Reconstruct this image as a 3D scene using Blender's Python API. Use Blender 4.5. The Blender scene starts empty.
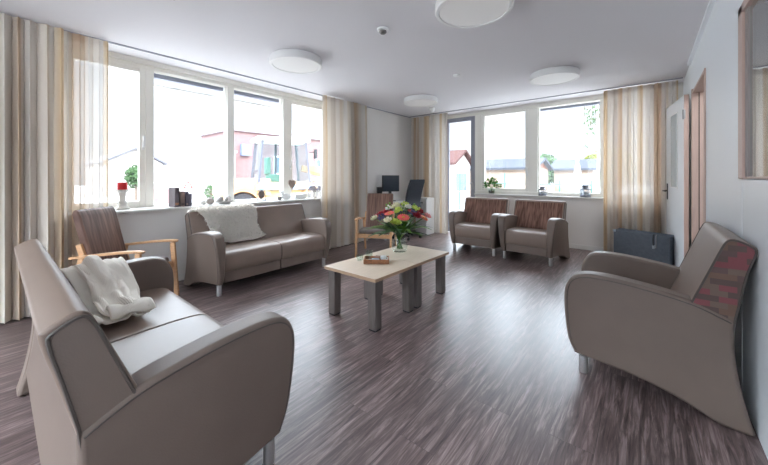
import bpy, math, random
from mathutils import Vector, Matrix
random.seed(7)
sc = bpy.context.scene
COL = sc.collection
PI = math.pi
R = math.radians

# ------------------------------------------------------------------ camera, sky, exposure
cam = bpy.data.cameras.new('camera')
cam.sensor_width = 36.0
cam.lens = 15.0
cam.shift_y = -0.0723
cam.clip_start = 0.02
co = bpy.data.objects.new('camera', cam)
COL.objects.link(co)
co.location = (0, 0, 1.25)
co.rotation_euler = (R(90), 0, R(39.42))
sc.camera = co

world = bpy.data.worlds.new('sky')
sc.world = world
world.use_nodes = True
wn = world.node_tree
bg = wn.nodes['Background']
# hazy bright sky: pale at the horizon, brightest in a broad band above the view, added to light the room, calmer overhead,
# and raised behind the camera as added fill through the rear windows
SKY_H, SKY_B, SKY_Z, SKY_FILL = 0.75, 9.0, 3.0, 1.3
_tc = wn.nodes.new('ShaderNodeTexCoord')
_sp = wn.nodes.new('ShaderNodeSeparateXYZ')
wn.links.new(_tc.outputs['Generated'], _sp.inputs[0])
_mr = wn.nodes.new('ShaderNodeFloatCurve')
_c = _mr.mapping.curves[0]
_c.points[0].location = (0.0, SKY_H / 10)
_c.points[1].location = (1.0, SKY_Z / 10)
for _p in ((0.25, SKY_H / 10), (0.40, SKY_B / 10), (0.60, SKY_B / 10), (0.80, SKY_Z / 10)):
    _c.points.new(*_p)
for _p in _c.points:
    _p.handle_type = 'VECTOR'
_mr.mapping.update()
wn.links.new(_sp.outputs['Z'], _mr.inputs['Value'])
_m10 = wn.nodes.new('ShaderNodeMath')
_m10.operation = 'MULTIPLY'
_m10.inputs[1].default_value = 10.0
wn.links.new(_mr.outputs[0], _m10.inputs[0])
_mr2 = wn.nodes.new('ShaderNodeMapRange')
_mr2.interpolation_type = 'SMOOTHSTEP'
_mr2.inputs['From Min'].default_value = -0.1
_mr2.inputs['From Max'].default_value = -0.8
_mr2.inputs['To Min'].default_value = 0.0
_mr2.inputs['To Max'].default_value = SKY_FILL
wn.links.new(_sp.outputs['Y'], _mr2.inputs['Value'])
_ad = wn.nodes.new('ShaderNodeMath')
_ad.operation = 'ADD'
wn.links.new(_m10.outputs[0], _ad.inputs[0])
wn.links.new(_mr2.outputs['Result'], _ad.inputs[1])
wn.links.new(_ad.outputs[0], bg.inputs[1])
bg.inputs[0].default_value = (0.79, 0.895, 1.0, 1)
sun = bpy.data.lights.new('sun', 'SUN')
sun.energy = 0.6
sun.angle = R(12)
sun.color = (1.0, 0.95, 0.88)
so = bpy.data.objects.new('sun', sun)
COL.objects.link(so)
so.rotation_euler = (R(38), R(4), R(150))

sc.view_settings.view_transform = 'Standard'
sc.view_settings.look = 'None'
sc.view_settings.gamma = 1.0
sc.view_settings.use_curve_mapping = False
sc.view_settings.exposure = 1.1
LAMP = 0.06
sc.cycles.transparent_max_bounces = 24


# ------------------------------------------------------------------ materials
def srgb(r, g, b):
    f = lambda c: (c / 12.92) if c <= 0.04045 else ((c + 0.055) / 1.055) ** 2.4
    return (f(r / 255), f(g / 255), f(b / 255), 1)


def new_mat(name):
    m = bpy.data.materials.new(name)
    m.use_nodes = True
    nt = m.node_tree
    return m, nt, nt.nodes['Principled BSDF']


def N(nt, t, **kw):
    n = nt.nodes.new(t)
    for k, v in kw.items():
        setattr(n, k, v)
    return n


def mat(name, col, rough=0.5, metal=0.0, noise=0.0, nscale=8, bump=0.0, bscale=120, spec=0.5, coat=0.0, sheen=0.0, stretch=None):
    m, nt, b = new_mat(name)
    b.inputs['Base Color'].default_value = col
    b.inputs['Roughness'].default_value = rough
    b.inputs['Metallic'].default_value = metal
    b.inputs['Specular IOR Level'].default_value = spec
    b.inputs['Coat Weight'].default_value = coat
    b.inputs['Sheen Weight'].default_value = sheen
    tc = N(nt, 'ShaderNodeTexCoord')
    vec = tc.outputs['Object']
    if stretch:
        mp = N(nt, 'ShaderNodeMapping')
        mp.inputs['Scale'].default_value = stretch
        nt.links.new(vec, mp.inputs['Vector'])
        vec = mp.outputs['Vector']
    if noise > 0:
        n = N(nt, 'ShaderNodeTexNoise')
        n.inputs['Scale'].default_value = nscale
        n.inputs['Detail'].default_value = 5
        nt.links.new(vec, n.inputs['Vector'])
        r = N(nt, 'ShaderNodeValToRGB')
        r.color_ramp.elements[0].position = 0.3
        r.color_ramp.elements[1].position = 0.7
        r.color_ramp.elements[0].color = tuple(c * (1 - noise) for c in col[:3]) + (1,)
        r.color_ramp.elements[1].color = tuple(min(1, c * (1 + noise)) for c in col[:3]) + (1,)
        nt.links.new(n.outputs['Fac'], r.inputs['Fac'])
        nt.links.new(r.outputs['Color'], b.inputs['Base Color'])
    if bump > 0:
        n2 = N(nt, 'ShaderNodeTexNoise')
        n2.inputs['Scale'].default_value = bscale
        n2.inputs['Detail'].default_value = 3
        nt.links.new(vec, n2.inputs['Vector'])
        bp = N(nt, 'ShaderNodeBump')
        bp.inputs['Strength'].default_value = bump
        bp.inputs['Distance'].default_value = 0.004
        nt.links.new(n2.outputs['Fac'], bp.inputs['Height'])
        nt.links.new(bp.outputs['Normal'], b.inputs['Normal'])
    return m


def floor_mat():
    m, nt, b = new_mat('plank_floor')
    tc = N(nt, 'ShaderNodeTexCoord')
    mp = N(nt, 'ShaderNodeMapping')
    mp.inputs['Rotation'].default_value = (0, 0, R(90))
    nt.links.new(tc.outputs['Object'], mp.inputs['Vector'])
    br = N(nt, 'ShaderNodeTexBrick')
    br.offset = 0.37
    br.inputs['Scale'].default_value = 1.0
    br.inputs['Brick Width'].default_value = 1.25
    br.inputs['Row Height'].default_value = 0.185
    br.inputs['Mortar Size'].default_value = 0.0012
    br.inputs['Color1'].default_value = (0.35, 0.35, 0.35, 1)
    br.inputs['Color2'].default_value = (0.75, 0.75, 0.75, 1)
    br.inputs['Mortar'].default_value = (0.05, 0.05, 0.05, 1)
    nt.links.new(mp.outputs['Vector'], br.inputs['Vector'])
    # wood grain: noise stretched along the planks, offset per plank
    off = N(nt, 'ShaderNodeVectorMath', operation='MULTIPLY_ADD')
    nt.links.new(br.outputs['Color'], off.inputs[0])
    off.inputs[1].default_value = (13, 7, 3)
    nt.links.new(tc.outputs['Object'], off.inputs[2])
    mp2 = N(nt, 'ShaderNodeMapping')
    mp2.inputs['Scale'].default_value = (30, 1.9, 1)
    nt.links.new(off.outputs['Vector'], mp2.inputs['Vector'])
    n = N(nt, 'ShaderNodeTexNoise')
    n.inputs['Scale'].default_value = 1.6
    n.inputs['Detail'].default_value = 8
    n.inputs['Roughness'].default_value = 0.68
    n.inputs['Distortion'].default_value = .7
    nt.links.new(mp2.outputs['Vector'], n.inputs['Vector'])
    rp = N(nt, 'ShaderNodeValToRGB')
    e = rp.color_ramp.elements
    e[0].position = 0.30
    e[0].color = srgb(50, 40, 39)
    e[1].position = 0.72
    e[1].color = srgb(160, 143, 140)
    x = e.new(0.5)
    x.color = srgb(100, 84, 82)
    nt.links.new(n.outputs['Fac'], rp.inputs['Fac'])
    mx = N(nt, 'ShaderNodeMix', data_type='RGBA', blend_type='OVERLAY')
    mx.inputs['Factor'].default_value = 0.45
    nt.links.new(rp.outputs['Color'], mx.inputs['A'])
    nt.links.new(br.outputs['Color'], mx.inputs['B'])
    nt.links.new(mx.outputs['Result'], b.inputs['Base Color'])
    rr = N(nt, 'ShaderNodeMapRange')
    rr.inputs['To Min'].default_value = 0.26
    rr.inputs['To Max'].default_value = 0.42
    nt.links.new(n.outputs['Fac'], rr.inputs['Value'])
    nt.links.new(rr.outputs['Result'], b.inputs['Roughness'])
    b.inputs['Specular IOR Level'].default_value = 0.5
    bp = N(nt, 'ShaderNodeBump')
    bp.inputs['Strength'].default_value = 0.25
    bp.inputs['Distance'].default_value = 0.002
    nt.links.new(n.outputs['Fac'], bp.inputs['Height'])
    nt.links.new(bp.outputs['Normal'], b.inputs['Normal'])
    return m


def glass_mat(name, tint=(1, 1, 1, 1), gloss=1.0, ior=1.45):
    m = bpy.data.materials.new(name)
    m.use_nodes = True
    nt = m.node_tree
    nt.nodes.clear()
    out = N(nt, 'ShaderNodeOutputMaterial')
    tr = N(nt, 'ShaderNodeBsdfTransparent')
    tr.inputs[0].default_value = tint
    gl = N(nt, 'ShaderNodeBsdfGlossy')
    gl.inputs['Roughness'].default_value = 0.02
    gl.inputs[0].default_value = (gloss, gloss, gloss, 1)
    lw = N(nt, 'ShaderNodeLayerWeight')
    lw.inputs[0].default_value = 0.5
    pw = N(nt, 'ShaderNodeMath', operation='POWER')
    pw.inputs[1].default_value = 4.5
    nt.links.new(lw.outputs['Facing'], pw.inputs[0])
    fr = N(nt, 'ShaderNodeMath', operation='MULTIPLY_ADD')
    f0 = ((ior - 1) / (ior + 1)) ** 2
    fr.inputs[1].default_value = .9 - f0
    fr.inputs[2].default_value = f0
    nt.links.new(pw.outputs[0], fr.inputs[0])
    mx = N(nt, 'ShaderNodeMixShader')
    nt.links.new(fr.outputs[0], mx.inputs[0])
    nt.links.new(tr.outputs[0], mx.inputs[1])
    nt.links.new(gl.outputs[0], mx.inputs[2])
    nt.links.new(mx.outputs[0], out.inputs[0])
    return m


def curtain_mat(name, see, period=0.42, shift=0.0, trans=0.22):
    m = bpy.data.materials.new(name)
    m.use_nodes = True
    nt = m.node_tree
    nt.nodes.clear()
    out = N(nt, 'ShaderNodeOutputMaterial')
    uv = N(nt, 'ShaderNodeUVMap')
    sep = N(nt, 'ShaderNodeSeparateXYZ')
    nt.links.new(uv.outputs[0], sep.inputs[0])
    dv = N(nt, 'ShaderNodeMath', operation='MULTIPLY_ADD')
    dv.inputs[1].default_value = 1 / period
    dv.inputs[2].default_value = shift
    nt.links.new(sep.outputs[0], dv.inputs[0])
    fr = N(nt, 'ShaderNodeMath', operation='FRACT')
    nt.links.new(dv.outputs[0], fr.inputs[0])
    rp = N(nt, 'ShaderNodeValToRGB')
    st = [(0.0, (226, 218, 208)), (0.14, (238, 234, 230)), (0.2, (220, 196, 164)), (0.32, (222, 200, 170)),
          (0.4, (236, 229, 220)), (0.55, (208, 198, 188)), (0.62, (206, 180, 154)), (0.72, (210, 186, 160)), (0.8, (232, 226, 220)), (0.97, (222, 210, 196))]
    e = rp.color_ramp.elements
    e[0].position, e[0].color = st[0][0], srgb(*st[0][1])
    e[1].position, e[1].color = st[-1][0], srgb(*st[-1][1])
    for p, c in st[1:-1]:
        k = e.new(p)
        k.color = srgb(*c)
    nt.links.new(fr.outputs[0], rp.inputs[0])
    d = N(nt, 'ShaderNodeBsdfDiffuse')
    t = N(nt, 'ShaderNodeBsdfTranslucent')
    tp = N(nt, 'ShaderNodeBsdfTransparent')
    nt.links.new(rp.outputs[0], d.inputs[0])
    nt.links.new(rp.outputs[0], t.inputs[0])
    m1 = N(nt, 'ShaderNodeMixShader')
    m1.inputs[0].default_value = trans
    nt.links.new(d.outputs[0], m1.inputs[1])
    nt.links.new(t.outputs[0], m1.inputs[2])
    m2 = N(nt, 'ShaderNodeMixShader')
    m2.inputs[0].default_value = see
    nt.links.new(m1.outputs[0], m2.inputs[1])
    nt.links.new(tp.outputs[0], m2.inputs[2])
    nt.links.new(m2.outputs[0], out.inputs[0])
    return m


def stripe_fabric(name, c1, c2, scale=(60, 1, 4), rough=0.8, axis=None):
    m, nt, b = new_mat(name)
    tc = N(nt, 'ShaderNodeTexCoord')
    mp = N(nt, 'ShaderNodeMapping')
    mp.inputs['Scale'].default_value = scale
    nt.links.new(tc.outputs['Object'], mp.inputs['Vector'])
    n = N(nt, 'ShaderNodeTexNoise')
    n.inputs['Scale'].default_value = 1.0
    n.inputs['Detail'].default_value = 4
    nt.links.new(mp.outputs['Vector'], n.inputs['Vector'])
    rp = N(nt, 'ShaderNodeValToRGB')
    rp.color_ramp.elements[0].position = 0.35
    rp.color_ramp.elements[1].position = 0.65
    rp.color_ramp.elements[0].color = c1
    rp.color_ramp.elements[1].color = c2
    nt.links.new(n.outputs['Fac'], rp.inputs['Fac'])
    nt.links.new(rp.outputs['Color'], b.inputs['Base Color'])
    b.inputs['Roughness'].default_value = rough
    b.inputs['Specular IOR Level'].default_value = 0.3
    return m


def patch_fabric(name):
    m, nt, b = new_mat(name)
    tc = N(nt, 'ShaderNodeTexCoord')
    mp = N(nt, 'ShaderNodeMapping')
    mp.inputs['Rotation'].default_value = (R(90), R(90), 0)
    nt.links.new(tc.outputs['Object'], mp.inputs['Vector'])
    sw = N(nt, 'ShaderNodeSeparateXYZ')
    nt.links.new(tc.outputs['Object'], sw.inputs[0])
    cb = N(nt, 'ShaderNodeCombineXYZ')
    nt.links.new(sw.outputs['Y'], cb.inputs['X'])
    nt.links.new(sw.outputs['Z'], cb.inputs['Y'])
    br = N(nt, 'ShaderNodeTexBrick')
    br.offset = 0.5
    br.inputs['Brick Width'].default_value = 0.06
    br.inputs['Row Height'].default_value = 0.03
    br.inputs['Mortar Size'].default_value = 0.0
    br.inputs['Scale'].default_value = 1
    br.inputs['Color1'].default_value = (0, 0, 0, 1)
    br.inputs['Color2'].default_value = (1, 1, 1, 1)
    nt.links.new(cb.outputs[0], br.inputs['Vector'])
    rp = N(nt, 'ShaderNodeValToRGB')
    rp.color_ramp.interpolation = 'CONSTANT'
    e = rp.color_ramp.elements
    e[0].color = srgb(92, 76, 72)
    e[1].position = 0.8
    e[1].color = srgb(112, 88, 76)
    for p, c in ((0.28, (112, 94, 84)), (0.5, (128, 74, 78)), (0.66, (98, 78, 76))):
        k = e.new(p)
        k.color = srgb(*c)
    nt.links.new(br.outputs['Color'], rp.inputs['Fac'])
    nt.links.new(rp.outputs['Color'], b.inputs['Base Color'])
    b.inputs['Roughness'].default_value = 0.85
    return m


def brick_mat(name, c1, c2, mortar):
    m, nt, b = new_mat(name)
    tc = N(nt, 'ShaderNodeTexCoord')
    sw = N(nt, 'ShaderNodeSeparateXYZ')
    nt.links.new(tc.outputs['Object'], sw.inputs[0])
    ad = N(nt, 'ShaderNodeMath', operation='ADD')
    nt.links.new(sw.outputs['X'], ad.inputs[0])
    nt.links.new(sw.outputs['Y'], ad.inputs[1])
    cb = N(nt, 'ShaderNodeCombineXYZ')
    nt.links.new(ad.outputs[0], cb.inputs['X'])
    nt.links.new(sw.outputs['Z'], cb.inputs['Y'])
    br = N(nt, 'ShaderNodeTexBrick')
    br.inputs['Scale'].default_value = 1
    br.inputs['Brick Width'].default_value = 0.22
    br.inputs['Row Height'].default_value = 0.07
    br.inputs['Mortar Size'].default_value = 0.008
    br.inputs['Color1'].default_value = c1
    br.inputs['Color2'].default_value = c2
    br.inputs['Mortar'].default_value = mortar
    nt.links.new(cb.outputs[0], br.inputs['Vector'])
    nt.links.new(br.outputs['Color'], b.inputs['Base Color'])
    b.inputs['Roughness'].default_value = 0.9
    return m


def emit_mat(name, col, s):
    m, nt, b = new_mat(name)
    b.inputs['Base Color'].default_value = (0.7, 0.7, 0.7, 1)
    b.inputs['Emission Color'].default_value = col
    b.inputs['Emission Strength'].default_value = s
    return m


WALL = mat('wall_paint', srgb(226, 222, 218), 0.75, noise=0.015, nscale=3, bump=0.08, bscale=180)
WALLR = mat('wall_panel_pale', srgb(238, 242, 245), 0.33, spec=0.45)
CEIL = mat('ceiling_paint', srgb(227, 224, 227), 0.9, bump=0.05, bscale=150)
FLOOR = floor_mat()
FRAME = mat('window_frame_paint', srgb(236, 233, 224), 0.4)
GREYFR = mat('grey_door_paint', srgb(142, 144, 154), 0.4)
WHITE = mat('white_gloss', srgb(236, 236, 234), 0.35)
SILL = mat('sill_stone', srgb(214, 212, 208), 0.3, noise=0.03, nscale=40)
BASEB = mat('baseboard_paint', srgb(222, 220, 216), 0.4)
GLASS = glass_mat('window_glass')
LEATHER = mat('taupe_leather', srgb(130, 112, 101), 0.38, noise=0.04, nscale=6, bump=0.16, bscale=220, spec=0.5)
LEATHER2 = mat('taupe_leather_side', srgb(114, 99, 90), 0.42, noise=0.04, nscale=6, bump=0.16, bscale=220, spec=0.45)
PIPE = mat('taupe_piping', srgb(78, 69, 64), 0.5)
CHROME = mat('brushed_chrome', srgb(222, 222, 222), 0.38, metal=.85)
FABR = stripe_fabric('brown_stripe_fabric', srgb(92, 64, 54), srgb(150, 114, 100), (46, 1, 5))
FABW = stripe_fabric('brown_streak_upholstery', srgb(84, 60, 52), srgb(134, 102, 88), (40, 3, 3), 0.38)
PATCH = patch_fabric('patchwork_fabric')
BEECH = mat('beech_wood', srgb(206, 160, 118), 0.4, noise=0.12, nscale=4, stretch=(4, 4, 18))
TABLETOP = mat('light_oak_laminate', srgb(206, 188, 168), 0.38, noise=0.06, nscale=5, stretch=(14, 1.5, 6))
TABEDGE = mat('oak_edge_band', srgb(178, 148, 122), 0.45)
TABLEG = mat('grey_wood_leg', srgb(106, 98, 94), 0.5, noise=0.16, nscale=6, stretch=(20, 20, 1.5))
DARK = mat('black_plastic', srgb(34, 35, 40), 0.45)
DARKM = mat('black_mesh_fabric', srgb(38, 42, 52), 0.8)
CASE = mat('blue_grey_felt', srgb(88, 95, 104), 0.8, noise=0.12, nscale=30, bump=0.3, bscale=200)
CASED = mat('dark_lining', srgb(34, 36, 42), 0.9)
DOORW = mat('door_white', srgb(226, 228, 230), 0.35)
WOODJ = mat('pinkish_door_wood', srgb(196, 170, 158), 0.45, noise=0.08, nscale=4, stretch=(12, 12, 1))
WOODD = mat('dark_door_edge', srgb(150, 126, 116), 0.5, noise=0.08, nscale=4, stretch=(12, 12, 1))
STEEL = mat('steel', srgb(160, 160, 162), 0.3, metal=1.0)
KNIT = None


# ------------------------------------------------------------------ mesh helpers
class MB:
    def __init__(s):
        s.v, s.f, s.uv = [], [], None

    def add(s, vs, fs, mtx=None):
        o = len(s.v)
        for p in vs:
            s.v.append(tuple(mtx @ Vector(p)) if mtx else tuple(p))
        s.f += [tuple(i + o for i in f) for f in fs]
        return s

    def box(s, x0, x1, y0, y1, z0, z1, mtx=None):
        vs = [(x0, y0, z0), (x1, y0, z0), (x1, y1, z0), (x0, y1, z0), (x0, y0, z1), (x1, y0, z1), (x1, y1, z1), (x0, y1, z1)]
        return s.add(vs, [(3, 2, 1, 0), (4, 5, 6, 7), (0, 1, 5, 4), (1, 2, 6, 5), (2, 3, 7, 6), (3, 0, 4, 7)], mtx)

    def bar(s, a, b, w, h, up=(0, 0, 1), w2=None, h2=None):
        a, b = Vector(a), Vector(b)
        d = (b - a).normalized()
        x = d.cross(Vector(up))
        if x.length < 1e-4:
            x = d.cross(Vector((0, 1, 0)))
        x.normalize()
        y = x.cross(d)
        w2, h2 = w2 or w, h2 or h
        vs = []
        for p, ww, hh in ((a, w, h), (b, w2, h2)):
            for i, j in ((-1, -1), (1, -1), (1, 1), (-1, 1)):
                vs.append(p + x * i * ww / 2 + y * j * hh / 2)
        return s.add(vs, [(0, 1, 2, 3), (7, 6, 5, 4), (0, 4, 5, 1), (1, 5, 6, 2), (2, 6, 7, 3), (3, 7, 4, 0)])

    def lathe(s, prof, n=24, mtx=None, cap=True):
        vs, fs = [], []
        for r, z in prof:
            for i in range(n):
                a = 2 * PI * i / n
                vs.append((r * math.cos(a), r * math.sin(a), z))
        for k in range(len(prof) - 1):
            for i in range(n):
                j = (i + 1) % n
                fs.append((k * n + i, k * n + j, (k + 1) * n + j, (k + 1) * n + i))
        if cap:
            fs.append(tuple(reversed(range(n))))
            fs.append(tuple((len(prof) - 1) * n + i for i in range(n)))
        return s.add(vs, fs, mtx)

    def cyl(s, x, y, z0, z1, r, n=16, r2=None):
        return s.lathe([(r, z0), (r2 if r2 is not None else r, z1)], n, Matrix.Translation((x, y, 0)))

    def tube(s, pts, r, n=8, closed=False, r2=None):
        pts = [Vector(p) for p in pts]
        m = len(pts)
        vs, fs = [], []
        prev = None
        for k, p in enumerate(pts):
            if closed:
                d = pts[(k + 1) % m] - pts[k - 1]
            else:
                d = pts[min(k + 1, m - 1)] - pts[max(k - 1, 0)]
            d.normalize()
            u = prev if prev is not None else Vector((0, 0, 1)) if abs(d.z) < 0.9 else Vector((1, 0, 0))
            u = (u - d * u.dot(d)).normalized()
            prev = u
            w = d.cross(u)
            rr = r if r2 is None else r + (r2 - r) * k / (m - 1)
            for i in range(n):
                a = 2 * PI * i / n
                vs.append(p + u * math.cos(a) * rr + w * math.sin(a) * rr)
        for k in range(m if closed else m - 1):
            for i in range(n):
                j = (i + 1) % n
                k2 = (k + 1) % m
                fs.append((k * n + i, k * n + j, k2 * n + j, k2 * n + i))
        if not closed:
            fs.append(tuple(reversed(range(n))))
            fs.append(tuple((m - 1) * n + i for i in range(n)))
        return s.add(vs, fs)

    def prism(s, poly, x0, x1, xo=None, xi=None):
        """poly of (y, z) extruded along x; xo / xi give x per point for either side"""
        n = len(poly)
        vs = [((xi(*p) if xi else x0), p[0], p[1]) for p in poly] + [((xo(*p) if xo else x1), p[0], p[1]) for p in poly]
        fs = [tuple(range(n)), tuple(reversed(range(n, 2 * n)))]
        for i in range(n):
            j = (i + 1) % n
            fs.append((i, n + i, n + j, j))
        return s.add(vs, fs)

    def slab(s, poly, xo, xi, cen, rings=6):
        """solid with the outline poly (y, z); xo / xi give x on either side; sides meshed in rings round cen"""
        n = len(poly)
        vs, fs = [], []
        ids = []
        for side, fx in enumerate((xi, xo)):
            rows = []
            for r in range(rings):
                f = 1 - r / rings
                rows.append(list(range(len(vs), len(vs) + n)))
                for p in poly:
                    y, z = cen[0] + (p[0] - cen[0]) * f, cen[1] + (p[1] - cen[1]) * f
                    vs.append((fx(y, z), y, z))
            for r in range(rings - 1):
                for i in range(n):
                    j = (i + 1) % n
                    q = (rows[r][i], rows[r][j], rows[r + 1][j], rows[r + 1][i])
                    fs.append(q if side == 0 else q[::-1])
            fs.append(tuple(rows[-1]) if side == 0 else tuple(rows[-1][::-1]))
            ids.append(rows[0])
        for i in range(n):
            j = (i + 1) % n
            fs.append((ids[0][i], ids[1][i], ids[1][j], ids[0][j]))
        return s.add(vs, fs)

    def grid(s, fn, nu, nv, closed=False):
        vs = [fn(i / nu, j / nv) for j in range(nv + 1) for i in range(nu + 1)]
        fs = []
        for j in range(nv):
            for i in range(nu):
                a = j * (nu + 1) + i
                fs.append((a, a + 1, a + nu + 2, a + nu + 1))
        return s.add(vs, fs)

    def ball(s, c, rx, ry=None, rz=None, n=12, m=8):
        ry, rz = ry or rx, rz or rx
        vs, fs = [(c[0], c[1], c[2] - rz)], []
        for k in range(1, m):
            t = PI * k / m
            for i in range(n):
                a = 2 * PI * i / n
                vs.append((c[0] + rx * math.sin(t) * math.cos(a), c[1] + ry * math.sin(t) * math.sin(a), c[2] - rz * math.cos(t)))
        vs.append((c[0], c[1], c[2] + rz))
        for i in range(n):
            fs.append((0, 1 + (i + 1) % n, 1 + i))
        for k in range(m - 2):
            for i in range(n):
                j = (i + 1) % n
                fs.append((1 + k * n + i, 1 + k * n + j, 1 + (k + 1) * n + j, 1 + (k + 1) * n + i))
        b = 1 + (m - 2) * n
        for i in range(n):
            fs.append((b + i, b + (i + 1) % n, len(vs) - 1))
        return s.add(vs, fs)


def obj(name, mb, m, parent=None, bevel=0.0, seg=3, smooth=True, loc=None, rot=None, solid=0.0, sub=0, ang=40):
    me = bpy.data.meshes.new(name)
    me.from_pydata([tuple(v) for v in mb.v], [], mb.f)
    me.validate()
    me.update()
    me.materials.append(m)
    if mb.uv:
        uvl = me.uv_layers.new(name='UVMap')
        for lp in me.loops:
            uvl.data[lp.index].uv = mb.uv[lp.vertex_index]
    if smooth:
        me.polygons.foreach_set('use_smooth', [True] * len(me.polygons))
        if not sub:
            me.set_sharp_from_angle(angle=R(ang))
    o = bpy.data.objects.new(name, me)
    COL.objects.link(o)
    if parent:
        o.parent = parent
    if loc:
        o.location = loc
    if rot:
        o.rotation_euler = rot
    if solid:
        md = o.modifiers.new('solid', 'SOLIDIFY')
        md.thickness = solid
        md.offset = 0
    if bevel:
        md = o.modifiers.new('bevel', 'BEVEL')
        md.width = bevel
        md.segments = seg
        md.limit_method = 'ANGLE'
        md.angle_limit = R(ang)
        md.harden_normals = True
        md.use_clamp_overlap = True
    if sub:
        md = o.modifiers.new('sub', 'SUBSURF')
        md.levels = md.render_levels = sub
    return o


def thing(name, label, cat, loc=(0, 0, 0), rz=0.0, group=None):
    o = bpy.data.objects.new(name, None)
    o.empty_display_size = 0.1
    COL.objects.link(o)
    o.location = loc
    o.rotation_euler = (0, 0, rz)
    return tag(o, label, cat, group)


def tag(o, label, cat, group=None):
    o['label'] = label
    o['category'] = cat
    if group:
        o['group'] = group
    return o


def struct(name, mb, m, parent=None, **kw):
    o = obj(name, mb, m, parent, **kw)
    if parent is None:
        o['kind'] = 'structure'
    return o


def dup(root, label=None, loc=None, rz=None, scale=None):
    r = root.copy()
    COL.objects.link(r)
    if label:
        r['label'] = label
    if loc:
        r.location = loc
    if rz is not None:
        r.rotation_euler = (0, 0, rz)
    if scale:
        r.scale = (scale,) * 3
    for ch in list(root.children):
        c = ch.copy()
        COL.objects.link(c)
        c.parent = r
        for g in list(ch.children):
            d = g.copy()
            COL.objects.link(d)
            d.parent = c
    return r


def B(*a):
    return MB().box(*a)


def catmull(pts, n=6, closed=False):
    out = []
    m = len(pts)
    for i in range(m if closed else m - 1):
        p0 = pts[i - 1] if (closed or i > 0) else pts[0]
        p1, p2 = pts[i], pts[(i + 1) % m]
        p3 = pts[(i + 2) % m] if (closed or i + 2 < m) else pts[-1]
        for k in range(n):
            t = k / n
            out.append(tuple(0.5 * ((2 * b) + (-a + c) * t + (2 * a - 5 * b + 4 * c - d) * t * t + (-a + 3 * b - 3 * c + d) * t ** 3)
                             for a, b, c, d in zip(p0, p1, p2, p3)))
    if not closed:
        out.append(tuple(pts[-1]))
    return out


# ------------------------------------------------------------------ the room
XL, XW, XR = -4.36, -4.70, 0.412          # left wall face, left window plane, right wall face
YB, YW, YR = 6.45, 6.56, -2.3            # back wall face, back window plane, rear wall
CZ = 2.65
T = 0.2

struct('floor', B(-4.95, 1.95, YR - T, 6.85, -0.1, 0), FLOOR)
struct('ceiling', B(-4.95, 1.95, YR - T, 6.85, CZ, CZ + 0.15), CEIL)
LY0, LY1 = 0.40, 4.02
w = MB()
w.box(-4.9, XL, YR, LY0, 0, CZ)
w.box(-4.9, XL, LY0, LY1, 0, 0.86)
w.box(-4.9, XL, LY1, 6.75, 0, CZ)
struct('wall_left', w, WALL)
BX0, BXD, BX1 = -3.62, -2.80, 0.18
w = MB()
w.box(XL, BX0, YB, 6.75, 0, CZ)
w.box(BXD, BX1, YB, 6.75, 0, 0.88)
w.box(BX1, 0.6, YB, 6.75, 0, CZ)
w.box(BX0, BX1, YB + 0.06, 6.75, 2.62, CZ)
struct('wall_back', w, WALL)
RW0, RW1, RWZ0, RWZ1 = 1.55, 2.69, 1.24, 2.2
DY0, DY1, DZ = 4.10, 5.10, 2.22
w = MB()
w.box(XR, 0.55, YR, RW0, 0, CZ)
w.box(XR, 0.55, RW0, RW1, 0, RWZ0)
w.box(XR, 0.55, RW0, RW1, RWZ1, CZ)
w.box(XR, 0.55, RW1, DY0, 0, CZ)
w.box(XR, 0.55, DY0, DY1, DZ, CZ)
w.box(XR, 0.55, DY1, YB, 0, CZ)
struct('wall_right', w, WALLR)
# the rear of the room, with unseen windows added to let in fill light, and the corridor beyond the right wall
w = MB()
w.box(-4.9, 0.55, YR - T, YR, 0, 0.5)
w.box(-4.9, 0.55, YR - T, YR, 2.5, CZ)
w.box(-4.9, -4.2, YR - T, YR, 0.5, 2.5)
w.box(0.1, 0.55, YR - T, YR, 0.5, 2.5)
w.box(-2.15, -1.95, YR - T, YR, 0.5, 2.5)
struct('wall_rear', w, WALL)
w = MB()
w.box(1.8, 1.95, YR, 6.85, 0, CZ)
w.box(0.55, 1.95, 6.7, 6.85, 0, CZ)
struct('wall_corridor', w, mat('corridor_paint', srgb(186, 186, 184), 0.8))

# curtain tracks and trims
struct('trim_1', B(-4.31, -4.285, -2.2, 6.2, CZ - 0.012, CZ + 0.002), mat('rail_grey', srgb(150, 150, 160), 0.5))
struct('trim_2', B(-4.30, 0.39, 6.13, 6.155, CZ - 0.012, CZ + 0.002), bpy.data.materials['rail_grey'])
struct('trim_3', B(XR - 0.03, XR, YR, 5.4, CZ - 0.035, CZ), WALLR)
struct('trim_4', B(XL, XL + 0.004, LY1 + 0.0, LY1 + 0.004, 0.0, 0.86), WALL)
struct('baseboard_left', B(XL, XL + 0.015, YR, YB, 0, 0.075), BASEB, bevel=0.004)
struct('baseboard_back', B(BXD, XR, YB - 0.015, YB, 0, 0.075), BASEB, bevel=0.004)
struct('baseboard_right', B(XR - 0.012, XR, DY1 + 0.1, YB, 0, 0.06), BASEB, bevel=0.004)
struct('trim_5', B(XR - .002, XR + .001, 2.655, 2.660, 0.0, 1.235), WALLR)
struct('trim_6', B(XR - 0.004, XR, 1.4, 2.72, 1.222, 1.236), WALLR)
# ceiling plaster joint
struct('trim_7', B(-2.9, -0.2, 0.898, 0.905, CZ - 0.0015, CZ + 0.002), mat('joint_grey', srgb(200, 197, 200), 0.9))

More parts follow.
